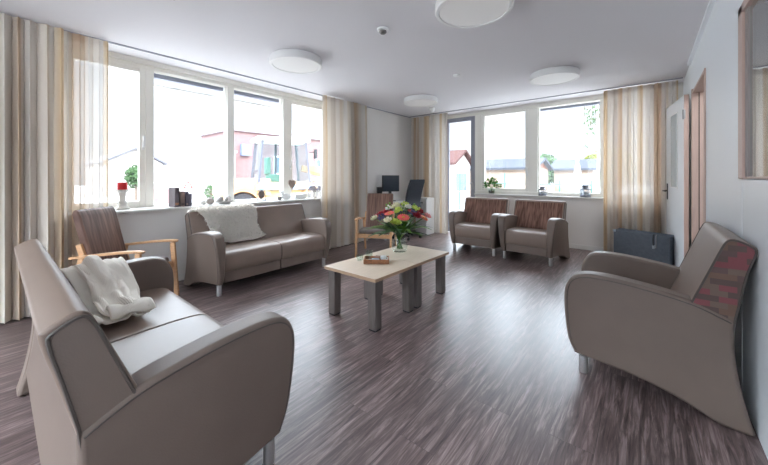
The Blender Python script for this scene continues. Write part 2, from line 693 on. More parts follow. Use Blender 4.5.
# window sills
s1 = MB().box(-4.66, -4.30, LY0, 4.06, 0.86, 0.888)
struct('trim_8', s1, SILL, bevel=0.006)
s2 = MB().box(BXD, BX1 + 0.2, 6.375, 6.53, 0.88, 0.905)
struct('trim_9', s2, SILL, bevel=0.006)
struct('trim_10', B(-4.66, -4.62, LY0, LY1, 2.60, CZ), FRAME)


def pane_frame(name, axis, p, a0, a1, z0, z1, st, depth=0.06, sash=0.0, handle=None, m=FRAME, botx=0.0):
    """frame of four bars round one pane; axis 'x' = wall plane x=p running along y, 'y' = plane y=p running along x.
    p = inner face, the frame goes outward by depth; one mesh; glass child"""
    sgn = -1 if axis == 'x' else 1

    def bx(mb, u0, u1, q0, q1, zz0, zz1):
        lo, hi = sorted((p + sgn * q0, p + sgn * q1))
        if axis == 'x':
            mb.box(lo, hi, u0, u1, zz0, zz1)
        else:
            mb.box(u0, u1, lo, hi, zz0, zz1)
    fr = MB()
    bx(fr, a0, a0 + st, 0, depth, z0, z1)
    bx(fr, a1 - st, a1, 0, depth, z0, z1)
    bx(fr, a0 + st, a1 - st, 0, depth, z0, z0 + st + botx)
    bx(fr, a0 + st, a1 - st, 0, depth, z1 - st, z1)
    f = struct(name, fr, m, bevel=0.005, seg=2)
    g = MB()
    bx(g, a0 + st - .005, a1 - st + .005, depth * .5, depth * .5 + 0.006, z0 + st + botx - .005, z1 - st + .005)
    obj('window_glass', g, GLASS, f, smooth=False)
    if handle:
        hu, hz = handle
        h = MB()
        bx(h, hu - .014, hu + .014, -0.012, 0, hz - .045, hz + .045)
        bx(h, hu - .010, hu + .010, -0.045, -0.012, hz - .012, hz + .012)
        bx(h, hu - .011, hu + .011, -0.055, -0.035, hz - .012, hz + .12)
        obj('window_handle', h, WHITE, f, bevel=0.004, seg=2)
    return f


# outer fixed frame of the left window, one bar per mullion
fr = MB()
for a, b in ((LY0, LY0 + .07), (1.15, 1.235), (2.125, 2.222), (3.04, 3.15), (LY1 - .07, LY1)):
    fr.box(-4.76, -4.66, a, b, 0.90, 2.55)
fr.box(-4.76, -4.66, LY0, LY1, 2.55, 2.65)
fr.box(-4.76, -4.66, LY0, LY1, 0.86, 0.90)
struct('window_1', fr, FRAME, bevel=0.005, seg=2)
pane_frame('window_2', 'x', -4.67, LY0 + .07, 1.16, 0.90, 2.565, 0.065, .07, handle=(1.13, 1.62))
pane_frame('window_3', 'x', -4.695, 1.225, 2.135, 0.89, 2.565, 0.022, .05)
pane_frame('window_4', 'x', -4.695, 2.212, 3.05, 0.89, 2.565, 0.022, .05)
pane_frame('window_5', 'x', -4.67, 3.14, LY1 - .06, 0.90, 2.565, 0.07, .07, handle=(3.175, 1.42))
# rolled-up screens at the head of the two fixed panes, outside the glass
SCR = mat('screen_cassette', srgb(128, 132, 148), 0.5)
for i, (a, b) in enumerate(((1.245, 2.12), (2.23, 3.035))):
    sm = MB().box(-4.86, -4.78, a, b, 2.50, 2.60)
    o = struct('trim_%d' % (11 + i), sm, SCR)
    bb = MB().box(-4.84, -4.815, a + .01, b - .01, 2.40, 2.425)
    obj('bottom_bar', bb, WHITE, o)

# back window and grey terrace door
fr = MB()
for a, b in ((BXD, -2.70), (-1.76, -1.60), (-0.60, -0.52), (0.10, BX1)):
    fr.box(a, b, 6.52, 6.66, 0.965, 2.56)
fr.box(BX0, BX1, 6.52, 6.66, 2.56, 2.63)
fr.box(BXD, BX1, 6.52, 6.66, 0.88, 0.965)
fr.box(BX0, BX0 + .06, 6.52, 6.66, 0, 2.56)
fr.box(BXD - .045, BXD, 6.52, 6.66, 0, 2.56)
struct('window_6', fr, FRAME, bevel=0.005, seg=2)
pane_frame('window_7', 'y', 6.53, -2.71, -1.75, 0.945, 2.60, 0.075, .07, handle=(-1.785, 1.32))
pane_frame('window_8', 'y', 6.55, -1.61, -0.59, 0.94, 2.585, 0.03, .05)
pane_frame('window_9', 'y', 6.55, -0.53, 0.12, 0.94, 2.585, 0.03, .05)
sm = MB().box(-1.59, -0.61, 6.68, 6.74, 2.52, 2.58)
struct('trim_13', sm, SCR)
d1 = pane_frame('door_1', 'y', 6.53, BX0 + .05, BXD - .04, 0.02, 2.57, 0.10, .06, m=GREYFR)
h = MB()
h.box(-2.915, -2.875, 6.515, 6.53, 0.98, 1.2)
h.bar((-2.895, 6.515, 1.12), (-2.895, 6.47, 1.12), .02, .02)
h.bar((-2.885, 6.475, 1.12), (-3.02, 6.475, 1.12), .018, .022)
obj('door_handle', h, STEEL, d1, bevel=.003, seg=2)

# unseen rear windows, added to bring fill light into the room
pane_frame('fill_window_1', 'y', YR - .12, -4.2, -2.15, 0.5, 2.5, 0.06, .06)
pane_frame('fill_window_2', 'y', YR - .12, -1.95, 0.1, 0.5, 2.5, 0.06, .06)

# interior window in the right wall
fr = MB()
fr.box(XR - .012, 0.56, RW1 - .10, RW1, RWZ0, RWZ1)
fr.box(XR - .012, 0.56, RW0, RW0 + .10, RWZ0, RWZ1)
fr.box(XR - .012, 0.56, RW0, RW1, RWZ1 - .05, RWZ1)
fr.box(XR + .0, 0.56, RW0, RW1, RWZ0 - .01, RWZ0 + .012)
f12 = struct('window_12', fr, WOODJ, bevel=.004, seg=2)
fi = MB()
fi.box(XR + .0, 0.54, RW1 - .16, RW1 - .10, RWZ0 + .012, RWZ1 - .05)
fi.box(XR + .0, 0.54, RW0 + .10, RW0 + .16, RWZ0 + .012, RWZ1 - .05)
obj('inner_frame', fi, mat('inner_frame_grey', srgb(150, 140, 136), .5), f12)
obj('window_glass', B(XR + .008, XR + .014, RW0 + .14, RW1 - .14, RWZ0, RWZ1 - .04), glass_mat('corridor_glass', (.75, .8, .82, 1), ior=1.8), f12, smooth=False)
struct('trim_15', B(.452, .462, DY1 - .0215, DY1 - .019, 0, DZ), mat('door_gasket', srgb(84, 72, 68), .7))
# unseen point light added to lift the dark corridor behind the doorway
cl = bpy.data.lights.new('corridor_fill', 'POINT')
cl.energy = 22
cl.shadow_soft_size = .15
clo = bpy.data.objects.new('corridor_fill', cl)
COL.objects.link(clo)
clo.location = (1.25, 3.6, 2.45)

# interior door standing open against the wall
dj = MB()
dj.box(XR - .018, 0.57, DY1 - .02, DY1 + .012, 0, DZ + .04)
dj.box(XR - .012, 0.57, DY0 - .012, DY0 + .012, 0, DZ + .02)
dj.box(XR - .012, 0.57, DY0, DY1, DZ - .012, DZ + .012)
struct('trim_14', dj, WOODJ, bevel=.004, seg=2)
obj_d = struct('door_2', B(0, .90, -.02, .02, .01, DZ - .01), DOORW, bevel=.003, seg=2,
               loc=(0.355, DY1 + .02, 0), rot=(0, 0, R(98)))
obj('edge_band', B(-.004, .0, -.022, .022, .01, DZ - .01), WOODJ, obj_d)
obj('door_glass', B(.30, .62, -.024, .024, 1.12, 2.05), glass_mat('door_pane', (.62, .7, .74, 1), ior=1.6), obj_d, smooth=False)
gb = MB()
for a, b, c, d in ((.285, .30, 1.105, 2.065), (.62, .635, 1.105, 2.065)):
    gb.box(a, b, -.026, .026, c, d)
gb.box(.285, .635, -.026, .026, 1.105, 1.12)
gb.box(.285, .635, -.026, .026, 2.05, 2.065)
obj('glazing_bead', gb, WHITE, obj_d)
h = MB()
h.box(.80, .84, .02, .028, .94, 1.16)
h.bar((.82, .028, 1.06), (.82, .07, 1.06), .018, .018)
h.bar((.83, .066, 1.06), (.70, .066, 1.06), .018, .02)
obj('door_handle', h, DARK, obj_d, bevel=.003, seg=2)
for z in (.22, 1.98):
    obj('hinge', MB().cyl(-.014, .028, z - .055, z + .055, .011, 10).box(-.035, .0, .016, .024, z - .05, z + .05), STEEL, obj_d)

# ------------------------------------------------------------------ ceiling fixtures
DIFF = emit_mat('lamp_diffuser', (1.0, 0.93, 0.86, 1), LAMP)
LAMPW = mat('lamp_housing', srgb(232, 231, 230), 0.4)
lab = ['round white ceiling light nearest the large left window', 'round white ceiling light cut by the top edge of the picture',
       'round white ceiling light in front of the back window', 'round white ceiling light near the far corner by the desk']
for i, (x, y) in enumerate(((-3.2, 2.26), (-1.06, 2.40), (-0.97, 4.78), (-3.12, 4.82))):
    t = thing('ceiling_light', lab[i], 'ceiling light', (x, y, CZ), 0, 'round ceiling lights')
    obj('housing', MB().lathe([(.27, 0), (.292, -.004), (.298, -.03), (.298, -.085), (.29, -.092), (.268, -.092), (.264, -.086)], 48, cap=False), LAMPW, t)
    obj('diffuser', MB().lathe([(.266, -.06), (.266, -.086), (.2, -.09), (.05, -.092)], 48), DIFF, t)
t = thing('smoke_detector', 'small round smoke detector with a dark centre on the ceiling', 'smoke detector', (-1.93, 2.33, CZ))
obj('base', MB().lathe([(.055, 0), (.055, -.018), (.05, -.022)], 24), WHITE, t)
obj('sensor_head', MB().lathe([(.036, -.02), (.036, -.034), (.024, -.046), (.0, -.048)], 20), mat('sensor_grey', srgb(120, 116, 112), .5), t)
t = thing('ceiling_sensor', 'flat little white disc on the ceiling between lights and back window', 'sensor', (-2.02, 4.02, CZ))
obj('cover', MB().lathe([(.045, 0), (.045, -.012), (.03, -.02), (.0, -.022)], 24), WHITE, t)
t = thing('motion_sensor', 'white dome sensor on the ceiling near the far curtain', 'sensor', (-3.35, 5.60, CZ))
obj('base', MB().lathe([(.05, 0), (.06, -.03), (.055, -.06)], 20), WHITE, t)
obj('sensor_head', MB().lathe([(.045, -.06), (.035, -.09), (.0, -.1)], 20), LAMPW, t)


# ------------------------------------------------------------------ curtains
def curtain(label, p0, p1, ztop, zbot, pleat, amp, seed, see, heads, dens=None, sh=0.0):
    """hangs from p0 to p1 in plan; pleats sampled with random depth"""
    rnd = random.Random(seed)
    P0, P1 = Vector(p0), Vector(p1)
    L = (P1 - P0).length
    d = (P1 - P0) / L
    n = Vector((-d.y, d.x))
    t = thing('curtain', label, 'curtain', (p0[0], p0[1], 0), math.atan2(d.y, d.x), 'striped floor-length curtains')
    npl = int(L / pleat)
    ph = [0.0]
    for k in range(npl):
        ph.append(ph[-1] + rnd.uniform(.65, 1.4))
    tot = ph[-1]
    ph = [q / tot for q in ph]
    am = [rnd.uniform(.55, 1.15) for k in range(npl)]
    dr = [rnd.uniform(-.5, .5) for k in range(npl + 1)]
    S = 12
    rows = 14

    def row(z0, z1, nr, extra=0.0):
        mb = MB()
        uv = []
        for j in range(nr + 1):
            f = j / nr
            z = z0 + (z1 - z0) * f
            low = (ztop - z) / (ztop - zbot)
            ua = 0.0
            last = None
            for k in range(npl):
                for q in range(S + (1 if k == npl - 1 else 0)):
                    s = q / S
                    x = (ph[k] + (ph[k + 1] - ph[k]) * s) * L
                    x += .018 * low * ((dr[k] * (1 - s) + dr[k + 1] * s)) * (1 if 0 < k < npl - 1 else 0)
                    a = amp * am[k] * (.55 + .6 * min(1, low * 3))
                    y = a * math.sin(2 * PI * s) + .008 * math.sin(7 * x + 3 * low + seed) + extra
                    x += .012 * math.sin(4 * PI * s) * am[k]
                    pnt = (x, y, z)
                    mb.v.append(pnt)
                    if last is not None:
                        ua += math.hypot(x - last[0], y - last[1])
                    last = pnt
                    uv.append(((k + s) * .085 + ph[k] * L * .25 + .03 * math.sin(k * 2.3), low))
        w_ = npl * S + 1
        for j in range(nr):
            for i in range(w_ - 1):
                a = j * w_ + i
                mb.f.append((a, a + 1, a + w_ + 1, a + w_))
        mb.uv = uv
        return mb
    m = curtain_mat('striped_sheer_%d' % seed, see, .55, sh, .22 if see < .2 else .24)
    o = obj('drape', row(ztop, zbot, rows), m, t, sub=0, ang=180)
    m2 = curtain_mat('heading_%d' % seed, see * .45, .55, sh)
    obj('heading', row(ztop + .001, ztop - .075, 2, .004), m2, t, ang=180)
    return t


curtain('striped curtain drawn beside the left window, nearest the camera, its edge sheer', (-4.20, -.55), (-4.22, .41), 2.635, .02, .075, .048, 3, .05, 12)
curtain('thin sheer curtain edge hanging across the left part of the left window', (-4.255, .39), (-4.275, .74), 2.635, .02, .06, .024, 8, .32, 4, sh=.35)
curtain('striped curtain between left window and far corner, behind the window sofa end', (-4.22, 3.50), (-4.22, 4.60), 2.635, .02, .085, .06, 5, .03, 12, sh=.1)
curtain('striped curtain at the far corner left of the grey terrace door', (-4.29, 6.24), (-3.76, 6.24), 2.635, .02, .085, .055, 11, .03, 7, sh=.4)
curtain('sheer white curtain edge hanging over the grey terrace door', (-3.74, 6.20), (-3.32, 6.20), 2.635, .02, .09, .03, 14, .24, 5, sh=.78)
curtain('striped curtain right of the back window behind the blue grey case', (-.54, 6.22), (.345, 6.22), 2.635, .02, .078, .058, 21, .05, 12, sh=.2)

# ------------------------------------------------------------------ leather sofas and armchairs
ARM_TOP = [(.79, .12), (.825, .22), (.84, .40), (.838, .52), (.822, .585), (.785, .64), (.715, .664), (.60, .664), (.45, .647), (.27, .612), (.125, .55)]
ARM_REAR = [(.125, .55), (.127, .40), (.115, .27), (.092, .13), (.06, 0.0)]
ARM_UNDER = [(.10, .0), (.18, .006), (.25, .035), (.35, .075), (.49, .105), (.64, .115), (.79, .12)]


AT = .115


def arm_profile():
    a = catmull(ARM_TOP, 5)
    b = catmull(ARM_REAR, 4)
    c = catmull(ARM_UNDER, 4)
    return a + b[1:] + c[:-1]


ARMP = arm_profile()


def make_seat(name, label, cat, loc, rz, W, ncush, backtop=.87, front=None, endm=None, group=None, inset=.012):
    t = thing(name, label, cat, loc, rz, group)
    for s in (-1, 1):
        def xo(u, z, s=s):
            k = max(0, min(1, (u - .34) / .48)) ** 1.3 * max(0, 1 - z / .66)
            k2 = max(0, min(1, (.42 - u) / .42)) ** 2 * max(0, 1 - z / .55) ** 1.3
            return s * (W / 2 - .075 * k + .022 * k2)

        def xi(u, z, s=s):
            return s * (W / 2 - AT)
        mb = MB().slab(ARMP, xo, xi, (.43, .37)) if s > 0 else MB().slab(ARMP, xi, xo, (.43, .37))
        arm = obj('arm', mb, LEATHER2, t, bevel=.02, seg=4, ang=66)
        # stitched seam running round the outer face
        ip = catmull([(.14, .535), (.27, .592), (.45, .628), (.60, .645), (.715, .645), (.775, .622), (.808, .575), (.82, .50), (.82, .40), (.805, .22), (.775, .14)], 5)
        obj('seam', MB().tube([(xo(u, z) + s * .0012, u, z) for u, z in ip], .003, 6), PIPE, arm)
        obj('leg', MB().lathe([(.021, 0), (.024, .004), (.024, .11)], 20, Matrix.Translation((s * (W / 2 - .085), .745, 0))), CHROME, t)
    iw = W / 2 - AT
    cw = 2 * iw / ncush
    for k in range(ncush):
        x0 = -iw + k * cw + .003
        x1 = x0 + cw - .006
        prof = [(.25, .30), (.25, .425), (.30, .44), (.55, .452), (.72, .45), (.785, .432), (.812, .39), (.812, .30), (.80, .245)]
        cp = [(.25, .27)] + catmull(prof, 4)[2:]
        obj('seat_cushion', MB().prism(cp, x0, x1), LEATHER, t, bevel=.02, seg=4, ang=50)
        obj('front_rail', B(x0, x1, .74, .79, .13, .248), LEATHER2, t, bevel=.012)
    obj('seat_base', B(-iw + .002, iw - .002, .15, .75, .14, .28), LEATHER2, t)
    # leaning backrest
    bt = backtop
    k = (bt - .40)
    sl = lambda f: (.345 - .19 * f, .41 + (bt - .41) * f)
    prof = [(.345, .41), sl(.35), sl(.7), sl(.93), (.148, bt), (.118, bt + .004), (.068, bt - .022), (.056, bt - .05), (.088, bt - .175), (.125, .55), (.16, .41)]
    bw = W / 2 - inset
    bk = obj('backrest', MB().prism([prof[0]] + catmull(prof[1:-1], 4) + [prof[-1]], -bw, bw), LEATHER, t, bevel=.028, seg=4, ang=45)
    # shaped end panels
    cen = (sum(p[0] for p in prof) / len(prof), sum(p[1] for p in prof) / len(prof))
    eu, ez = (.95, .97) if endm else (.84, .925)
    endp = [(cen[0] + (p[0] - cen[0]) * eu, cen[1] + (p[1] - cen[1]) * ez) for p in prof]
    for s in (-1, 1):
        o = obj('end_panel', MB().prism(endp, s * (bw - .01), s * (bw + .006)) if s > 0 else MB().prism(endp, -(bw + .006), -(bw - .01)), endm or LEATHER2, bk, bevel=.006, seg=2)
        obj('piping', MB().tube([(s * (bw + .004), a, b) for a, b in catmull(endp, 3, True)], .005, 6, True), PIPE, bk)
    if front:
        g = lambda f, e: (sl(f)[0] + e, sl(f)[1] + e * .4)
        fp = [g(.06, .010), g(.4, .010), g(.75, .010), g(.95, .008), g(.95, -.02), g(.06, -.02)]
        obj('front_cover', MB().prism(fp, -bw + .012, bw - .012), front, bk, bevel=.006, seg=2)
    rp = [(.13, .54), (.132, .40), (.12, .27), (.097, .13), (.12, .13), (.15, .27), (.16, .40), (.16, .54)]
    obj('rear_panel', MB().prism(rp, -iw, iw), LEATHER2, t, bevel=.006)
    return t


make_seat('leather_sofa', 'taupe leather two-seat sofa in the foreground, seen from its end', 'sofa', (-2.02, 0.015, 0), 0, 1.66, 2, .875)
make_seat('leather_sofa', 'taupe leather two-seat sofa under the left window with sheepskin on it', 'sofa', (-4.235, 2.2, 0), R(-89), 1.60, 2, .84)
make_seat('leather_armchair', 'taupe leather armchair against the right wall with patchwork fabric side', 'armchair', (.47, 2.73, 0), R(90), .83, 1, .955, endm=PATCH).scale = (1, 1.055, .98)
make_seat('leather_armchair', 'left of two taupe armchairs with brown fabric backs below the back window', 'armchair', (-2.235, 5.75, 0), R(182), .84, 1, .87, FABR, group='armchairs below the back window', inset=.045)
make_seat('leather_armchair', 'right of two taupe armchairs with brown fabric backs below the back window', 'armchair', (-1.33, 5.71, 0), R(177), .82, 1, .87, FABR, group='armchairs below the back window', inset=.045)


# ------------------------------------------------------------------ wooden armchairs
def make_wood_chair(label, loc, rz, group):
    t = thing('wooden_armchair', label, 'armchair', loc, rz, group)   # +y forward, origin under the middle of the seat
    HW = .27
    # upholstered high back, leaning
    bp = [(-.16, .36), (-.115, .37), (-.27, .93), (-.285, .975), (-.325, .97), (-.33, .93)]
    obj('backrest', MB().prism([(-.12, .37), (-.255, .90), (-.285, .965), (-.32, .97), (-.335, .93), (-.185, .36)], -.225, .225), FABW, t, bevel=.018, seg=4)
    sp = [(-.20, .34), (-.20, .40), (.0, .425), (.20, .44), (.265, .425), (.275, .39), (.26, .365), (.0, .345)]
    obj('seat_cushion', MB().prism(sp, -.235, .235), mat('seat_grey_brown', srgb(112, 100, 96), .6) if 'seat_grey_brown' not in bpy.data.materials else bpy.data.materials['seat_grey_brown'], t, bevel=.018, seg=4)
    for s in (-1, 1):
        x = s * HW
        arm = catmull([(x, -.30, .545), (x, -.10, .565), (x, .10, .585), (x, .28, .592), (x, .335, .585)], 5)
        mb = MB()
        for a, b in zip(arm[:-1], arm[1:]):
            mb.bar(a, b, .048, .022)
        obj('armrest', mb, BEECH, t, bevel=.005, seg=2)
        obj('front_leg', MB().bar((x, .33, 0), (x, .285, .575), .032, .045, (0, 1, 0), .03, .05), BEECH, t, bevel=.008)
        obj('rear_leg', MB().bar((x, -.34, 0), (x, -.20, .555), .030, .042, (0, 1, 0), .03, .05), BEECH, t, bevel=.008)
        obj('back_post', MB().bar((s * .238, -.13, .30), (s * .238, -.255, .66), .028, .05, (0, 1, 0)), BEECH, t, bevel=.006)
        obj('side_rail', MB().bar((s * .25, -.25, .33), (s * .25, .30, .345), .025, .055), BEECH, t, bevel=.005)
    obj('front_rail', MB().bar((-.26, .29, .335), (.26, .29, .335), .024, .06), BEECH, t, bevel=.005)
    obj('rear_rail', MB().bar((-.26, -.24, .32), (.26, -.24, .32), .024, .06), BEECH, t, bevel=.005)
    return t


G = 'wooden armchairs with high brown backs'
make_wood_chair('beech armchair with high brown back beside the left window, behind the foreground sofa', (-3.875, .81, 0), R(-46.7), G).scale = (.965, .965, .985)
make_wood_chair('beech armchair with high brown back behind the coffee table flowers', (-3.40, 3.96, 0), R(-150), G)

# ------------------------------------------------------------------ coffee tables (two pushed together)
for i, (yc, lb) in enumerate(((2.212, 'square oak topped coffee table with thick grey legs, the half nearer the camera'),
                              (2.818, 'square oak topped coffee table with thick grey legs, the half under the flowers'))):
    t = thing('coffee_table', lb, 'coffee table', (-1.965, yc, 0), 0, 'coffee tables pushed together')
    tp = obj('tabletop', B(-.305, .305, -.302, .302, .412, .44), TABLETOP, t, bevel=.003, seg=2)
    eb = MB()
    eb.box(.305, .3075, -.302, .302, .413, .4385)
    eb.box(-.3075, -.305, -.302, .302, .413, .4385)
    yy = -.3045 if i == 0 else .302
    eb.box(-.305, .305, yy, yy + .0025, .413, .4385)
    obj('edge_band', eb, TABEDGE, tp)
    for sx in (-1, 1):
        for sy in (-1, 1):
            lg = obj('leg', B(sx * .243 - .04, sx * .243 + .04, sy * .236 - .04, sy * .236 + .04, .012, .412), TABLEG, t, bevel=.004, seg=2)
            obj('foot_pad', B(sx * .243 - .035, sx * .243 + .035, sy * .236 - .035, sy * .236 + .035, 0, .012), DARK, lg)


# ------------------------------------------------------------------ vase, bouquet, tray on the table
TZ = .44
VASE = glass_mat('clear_glass', (.90, .95, .93, 1), 1.0, 1.6)
VX, VY = -2.08, 2.80
t = thing('glass_vase', 'clear bellied glass vase standing on the coffee table', 'vase', (VX, VY, TZ))
obj('vessel', MB().lathe([(.0, .003), (.07, .003), (.082, .02), (.086, .06), (.078, .105), (.058, .15), (.054, .175), (.068, .205)], 32, cap=False), VASE, t, ang=180)
obj('rim', MB().tube([(.068 * math.cos(a), .068 * math.sin(a), .205) for a in [2 * PI * k / 32 for k in range(32)]], .003, 6, True), mat('glass_rim', srgb(206, 214, 210), .1, spec=.8), t)
obj('water', MB().lathe([(.0, .116), (.074, .116)], 28, cap=False), glass_mat('water', (.90, .95, .92, 1), 1, 1.33), t, ang=180)

LEAF = mat('dark_green_leaf', srgb(44, 84, 38), .45, noise=.3, nscale=9)
LEAF2 = mat('bright_green_leaf', srgb(98, 140, 52), .5, noise=.25, nscale=9)
STEM = mat('green_stem', srgb(92, 128, 60), .5)
FC = {k: mat(k, srgb(*c), .6, noise=.12, nscale=25) for k, c in {
    'coral_petal': (240, 106, 100), 'pink_petal': (236, 150, 150), 'red_petal': (176, 36, 52), 'cream_petal': (240, 234, 206),
    'lime_petal': (190, 204, 92), 'purple_petal': (84, 76, 118), 'white_petal': (244, 242, 236), 'orange_petal': (238, 130, 96), 'yellow_centre': (206, 170, 60)}.items()}
bq = thing('flower_bouquet', 'mixed bouquet of coral, red, lime and cream flowers in the glass vase', 'flowers', (VX, VY, TZ))
bq.scale = (1.15, 1.15, 1.03)


def petal_ring(mb, n, r0, r1, w_, z, lift, mtx, twist=0.0):
    for i in range(n):
        a = 2 * PI * i / n + twist
        ca, sa = math.cos(a), math.sin(a)
        rows = []
        for k, (f, wf) in enumerate(((0, .35), (.35, .9), (.75, 1), (1, .35))):
            r = r0 + (r1 - r0) * f
            zz = z + lift * f * f
            h = w_ * wf / 2
            rows.append([(r * ca - q * sa, r * sa + q * ca, zz + (.15 * w_ if q == 0 else 0)) for q in (-h, 0, h)])
        vs = [p for rw in rows for p in rw]
        fs = []
        for k in range(3):
            for q in range(2):
                b = k * 3 + q
                fs.append((b, b + 1, b + 4, b + 3))
        mb.add(vs, fs, mtx)


def flower(kind, size, colour, pos):
    p = Vector(pos)
    d = Vector((p.x * 1.1, p.y * 1.1, .22 + p.z * .35)).normalized()
    q = d.to_track_quat('Z', 'Y').to_matrix().to_4x4()
    m = Matrix.Translation(p) @ q
    mb = MB()
    if kind == 'gerbera':
        petal_ring(mb, 16, size * .18, size, size * .34, 0, size * .12, m)
        petal_ring(mb, 14, size * .15, size * .78, size * .3, size * .1, size * .14, m, .2)
        f = obj('gerbera', mb, FC[colour], bq)
        obj('flower_centre', MB().add(*ball_data(size * .24, size * .14), m @ Matrix.Translation((0, 0, size * .14))), FC['yellow_centre'], f)
    elif kind == 'rose':
        for k, (n, r1, z, l) in enumerate(((6, 1, 0, .55), (5, .75, .12, .7), (5, .5, .25, .75), (3, .28, .4, .6))):
            petal_ring(mb, n, size * .12, size * r1, size * .95 * r1, size * z, size * l, m, k * .5)
        f = obj('rose', mb, FC[colour], bq)
    else:
        rnd = random.Random(str(pos))
        for k in range(16):
            v = Vector((rnd.gauss(0, 1), rnd.gauss(0, 1), abs(rnd.gauss(0, 1)))).normalized() * size * rnd.uniform(.5, 1)
            mb.ball(m @ v, size * .26, n=6, m=4)
        f = obj('blossom_cluster', mb, FC[colour], bq)
    base = Vector((p.x * .12, p.y * .12, .17))
    foot = Vector((-p.x * .12, -p.y * .12, .03))
    obj('stem', MB().tube(catmull([tuple(foot), tuple(base), tuple(base.lerp(p, .55) + Vector((0, 0, .02))), tuple(p)], 4), .003, 5), STEM, f)


def ball_data(r, rz):
    mb = MB().ball((0, 0, 0), r, r, rz, 10, 6)
    return mb.v, mb.f


FL = [('gerbera', .058, 'coral_petal', (.13, -.12, .38)), ('gerbera', .05, 'coral_petal', (-.02, -.13, .41)), ('rose', .042, 'red_petal', (-.13, -.11, .385)),
      ('rose', .045, 'red_petal', (.20, -.02, .385)), ('gerbera', .05, 'orange_petal', (.235, .04, .37)), ('blossom_cluster', .05, 'lime_petal', (.05, -.08, .43)),
      ('rose', .04, 'lime_petal', (.06, -.16, .33)), ('blossom_cluster', .048, 'lime_petal', (.14, .06, .45)), ('rose', .04, 'cream_petal', (-.16, -.17, .345)),
      ('rose', .04, 'cream_petal', (-.04, -.02, .455)), ('blossom_cluster', .045, 'purple_petal', (-.08, -.16, .365)), ('blossom_cluster', .042, 'purple_petal', (.16, .0, .41)),
      ('gerbera', .045, 'pink_petal', (-.20, -.08, .385)), ('rose', .04, 'white_petal', (.08, .02, .46)), ('rose', .045, 'cream_petal', (-.10, .08, .46)),
      ('blossom_cluster', .05, 'lime_petal', (-.02, .12, .47)), ('gerbera', .05, 'coral_petal', (.0, .2, .40)), ('rose', .045, 'red_petal', (-.20, .06, .39)),
      ('rose', .042, 'red_petal', (.10, .19, .40)), ('blossom_cluster', .045, 'purple_petal', (-.12, .18, .38)), ('rose', .04, 'pink_petal', (.21, .14, .37)),
      ('rose', .036, 'lime_petal', (.12, -.19, .33)), ('blossom_cluster', .04, 'white_petal', (-.12, -.02, .44)), ('gerbera', .045, 'orange_petal', (-.23, -.01, .36)),
      ('rose', .04, 'cream_petal', (.02, -.2, .345))]
for f in FL:
    flower(*f)


def leaf_blade(mb, a, length, width, z0, rise, droop, r0=.02):
    ca, sa = math.cos(a), math.sin(a)
    vs, fs = [], []
    n = 7
    for k in range(n + 1):
        f = k / n
        r = r0 + length * f
        z = z0 + rise * math.sin(f * PI * .5) - droop * f * f
        h = width * math.sin(PI * min(1, .08 + f * .92)) / 2 + .001
        for q in (-1, 0, 1):
            vs.append((r * ca - q * h * sa, r * sa + q * h * ca, z + (0 if q else -.15 * h)))
    for k in range(n):
        for q in range(2):
            b = k * 3 + q
            fs.append((b, b + 1, b + 4, b + 3))
    mb.add(vs, fs)


rnd = random.Random(5)
for i in range(46):
    mb = MB()
    a = 2 * PI * i / 46 * 5 + rnd.uniform(-.2, .2)
    long = i % 2 == 0
    leaf_blade(mb, a, rnd.uniform(.26, .35) if long else rnd.uniform(.15, .24), rnd.uniform(.045, .07) if long else .05, .20,
               rnd.uniform(.04, .14) if long else rnd.uniform(.1, .2), rnd.uniform(.02, .09))
    obj('leaf', mb, LEAF if i % 3 else LEAF2, bq)
for i in range(5):
    mb = MB()
    a = i * 1.3 + .4
    obj('twig', MB().tube([(0, 0, .2), (.08 * math.cos(a), .08 * math.sin(a), .36), (.14 * math.cos(a), .14 * math.sin(a), .50)], .002, 5)
        .ball((.14 * math.cos(a), .14 * math.sin(a), .50), .012, n=6, m=5).ball((.12 * math.cos(a), .12 * math.sin(a), .47), .01, n=6, m=5), LEAF2, bq)

# tray with small things
TRAY = mat('brown_wicker', srgb(150, 100, 66), .6, noise=.25, nscale=60, bump=.5, bscale=160)
tr = thing('serving_tray', 'small brown rimmed tray on the coffee table before the vase', 'tray', (-1.99, 2.31, TZ), R(39))
mb = MB()
mb.box(-.115, .115, -.07, .07, 0, .008)
for a, b, c, d in ((-.12, .12, -.076, -.066), (-.12, .12, .066, .076), (-.12, -.11, -.066, .066), (.11, .12, -.066, .066)):
    mb.box(a, b, c, d, 0, .042)
obj('tray_body', mb, TRAY, tr, bevel=.004, seg=2)
o = obj('liner', B(-.105, .105, -.062, .062, .008, .012), mat('blue_grey_napkin', srgb(150, 168, 178), .8), tr)


def on_tray(x, y, z):
    c, s_ = math.cos(R(39)), math.sin(R(39))
    return (-1.99 + c * x - s_ * y, 2.31 + s_ * x + c * y, TZ + z)


t = thing('ceramic_cup', 'little white cup at the right end of the brown tray', 'cup', on_tray(.065, .01, .012), R(20))
obj('bowl', MB().lathe([(.0, .0), (.018, .0), (.026, .015), (.029, .042), (.026, .042), (.022, .016), (.0, .008)], 20, cap=False), WHITE, t, ang=60)
obj('handle', MB().tube([(.026, 0, .034), (.042, 0, .034), (.044, 0, .02), (.026, 0, .012)], .004, 6), WHITE, t)
tag(obj('folded_napkin', B(-.04, .035, -.035, .035, 0, .02), mat('paper_blue', srgb(158, 176, 190), .8), loc=on_tray(-.01, -.015, .012), rot=(0, 0, R(30)), bevel=.006),
    'blue grey folded napkin lying in the middle of the brown tray', 'napkin')
tag(obj('biscuit_box', B(-.03, .03, -.025, .025, 0, .036), mat('box_brown', srgb(136, 96, 78), .6), loc=on_tray(.012, .035, .012), rot=(0, 0, R(15)), bevel=.003),
    'small brown box at the back of the tray', 'box')
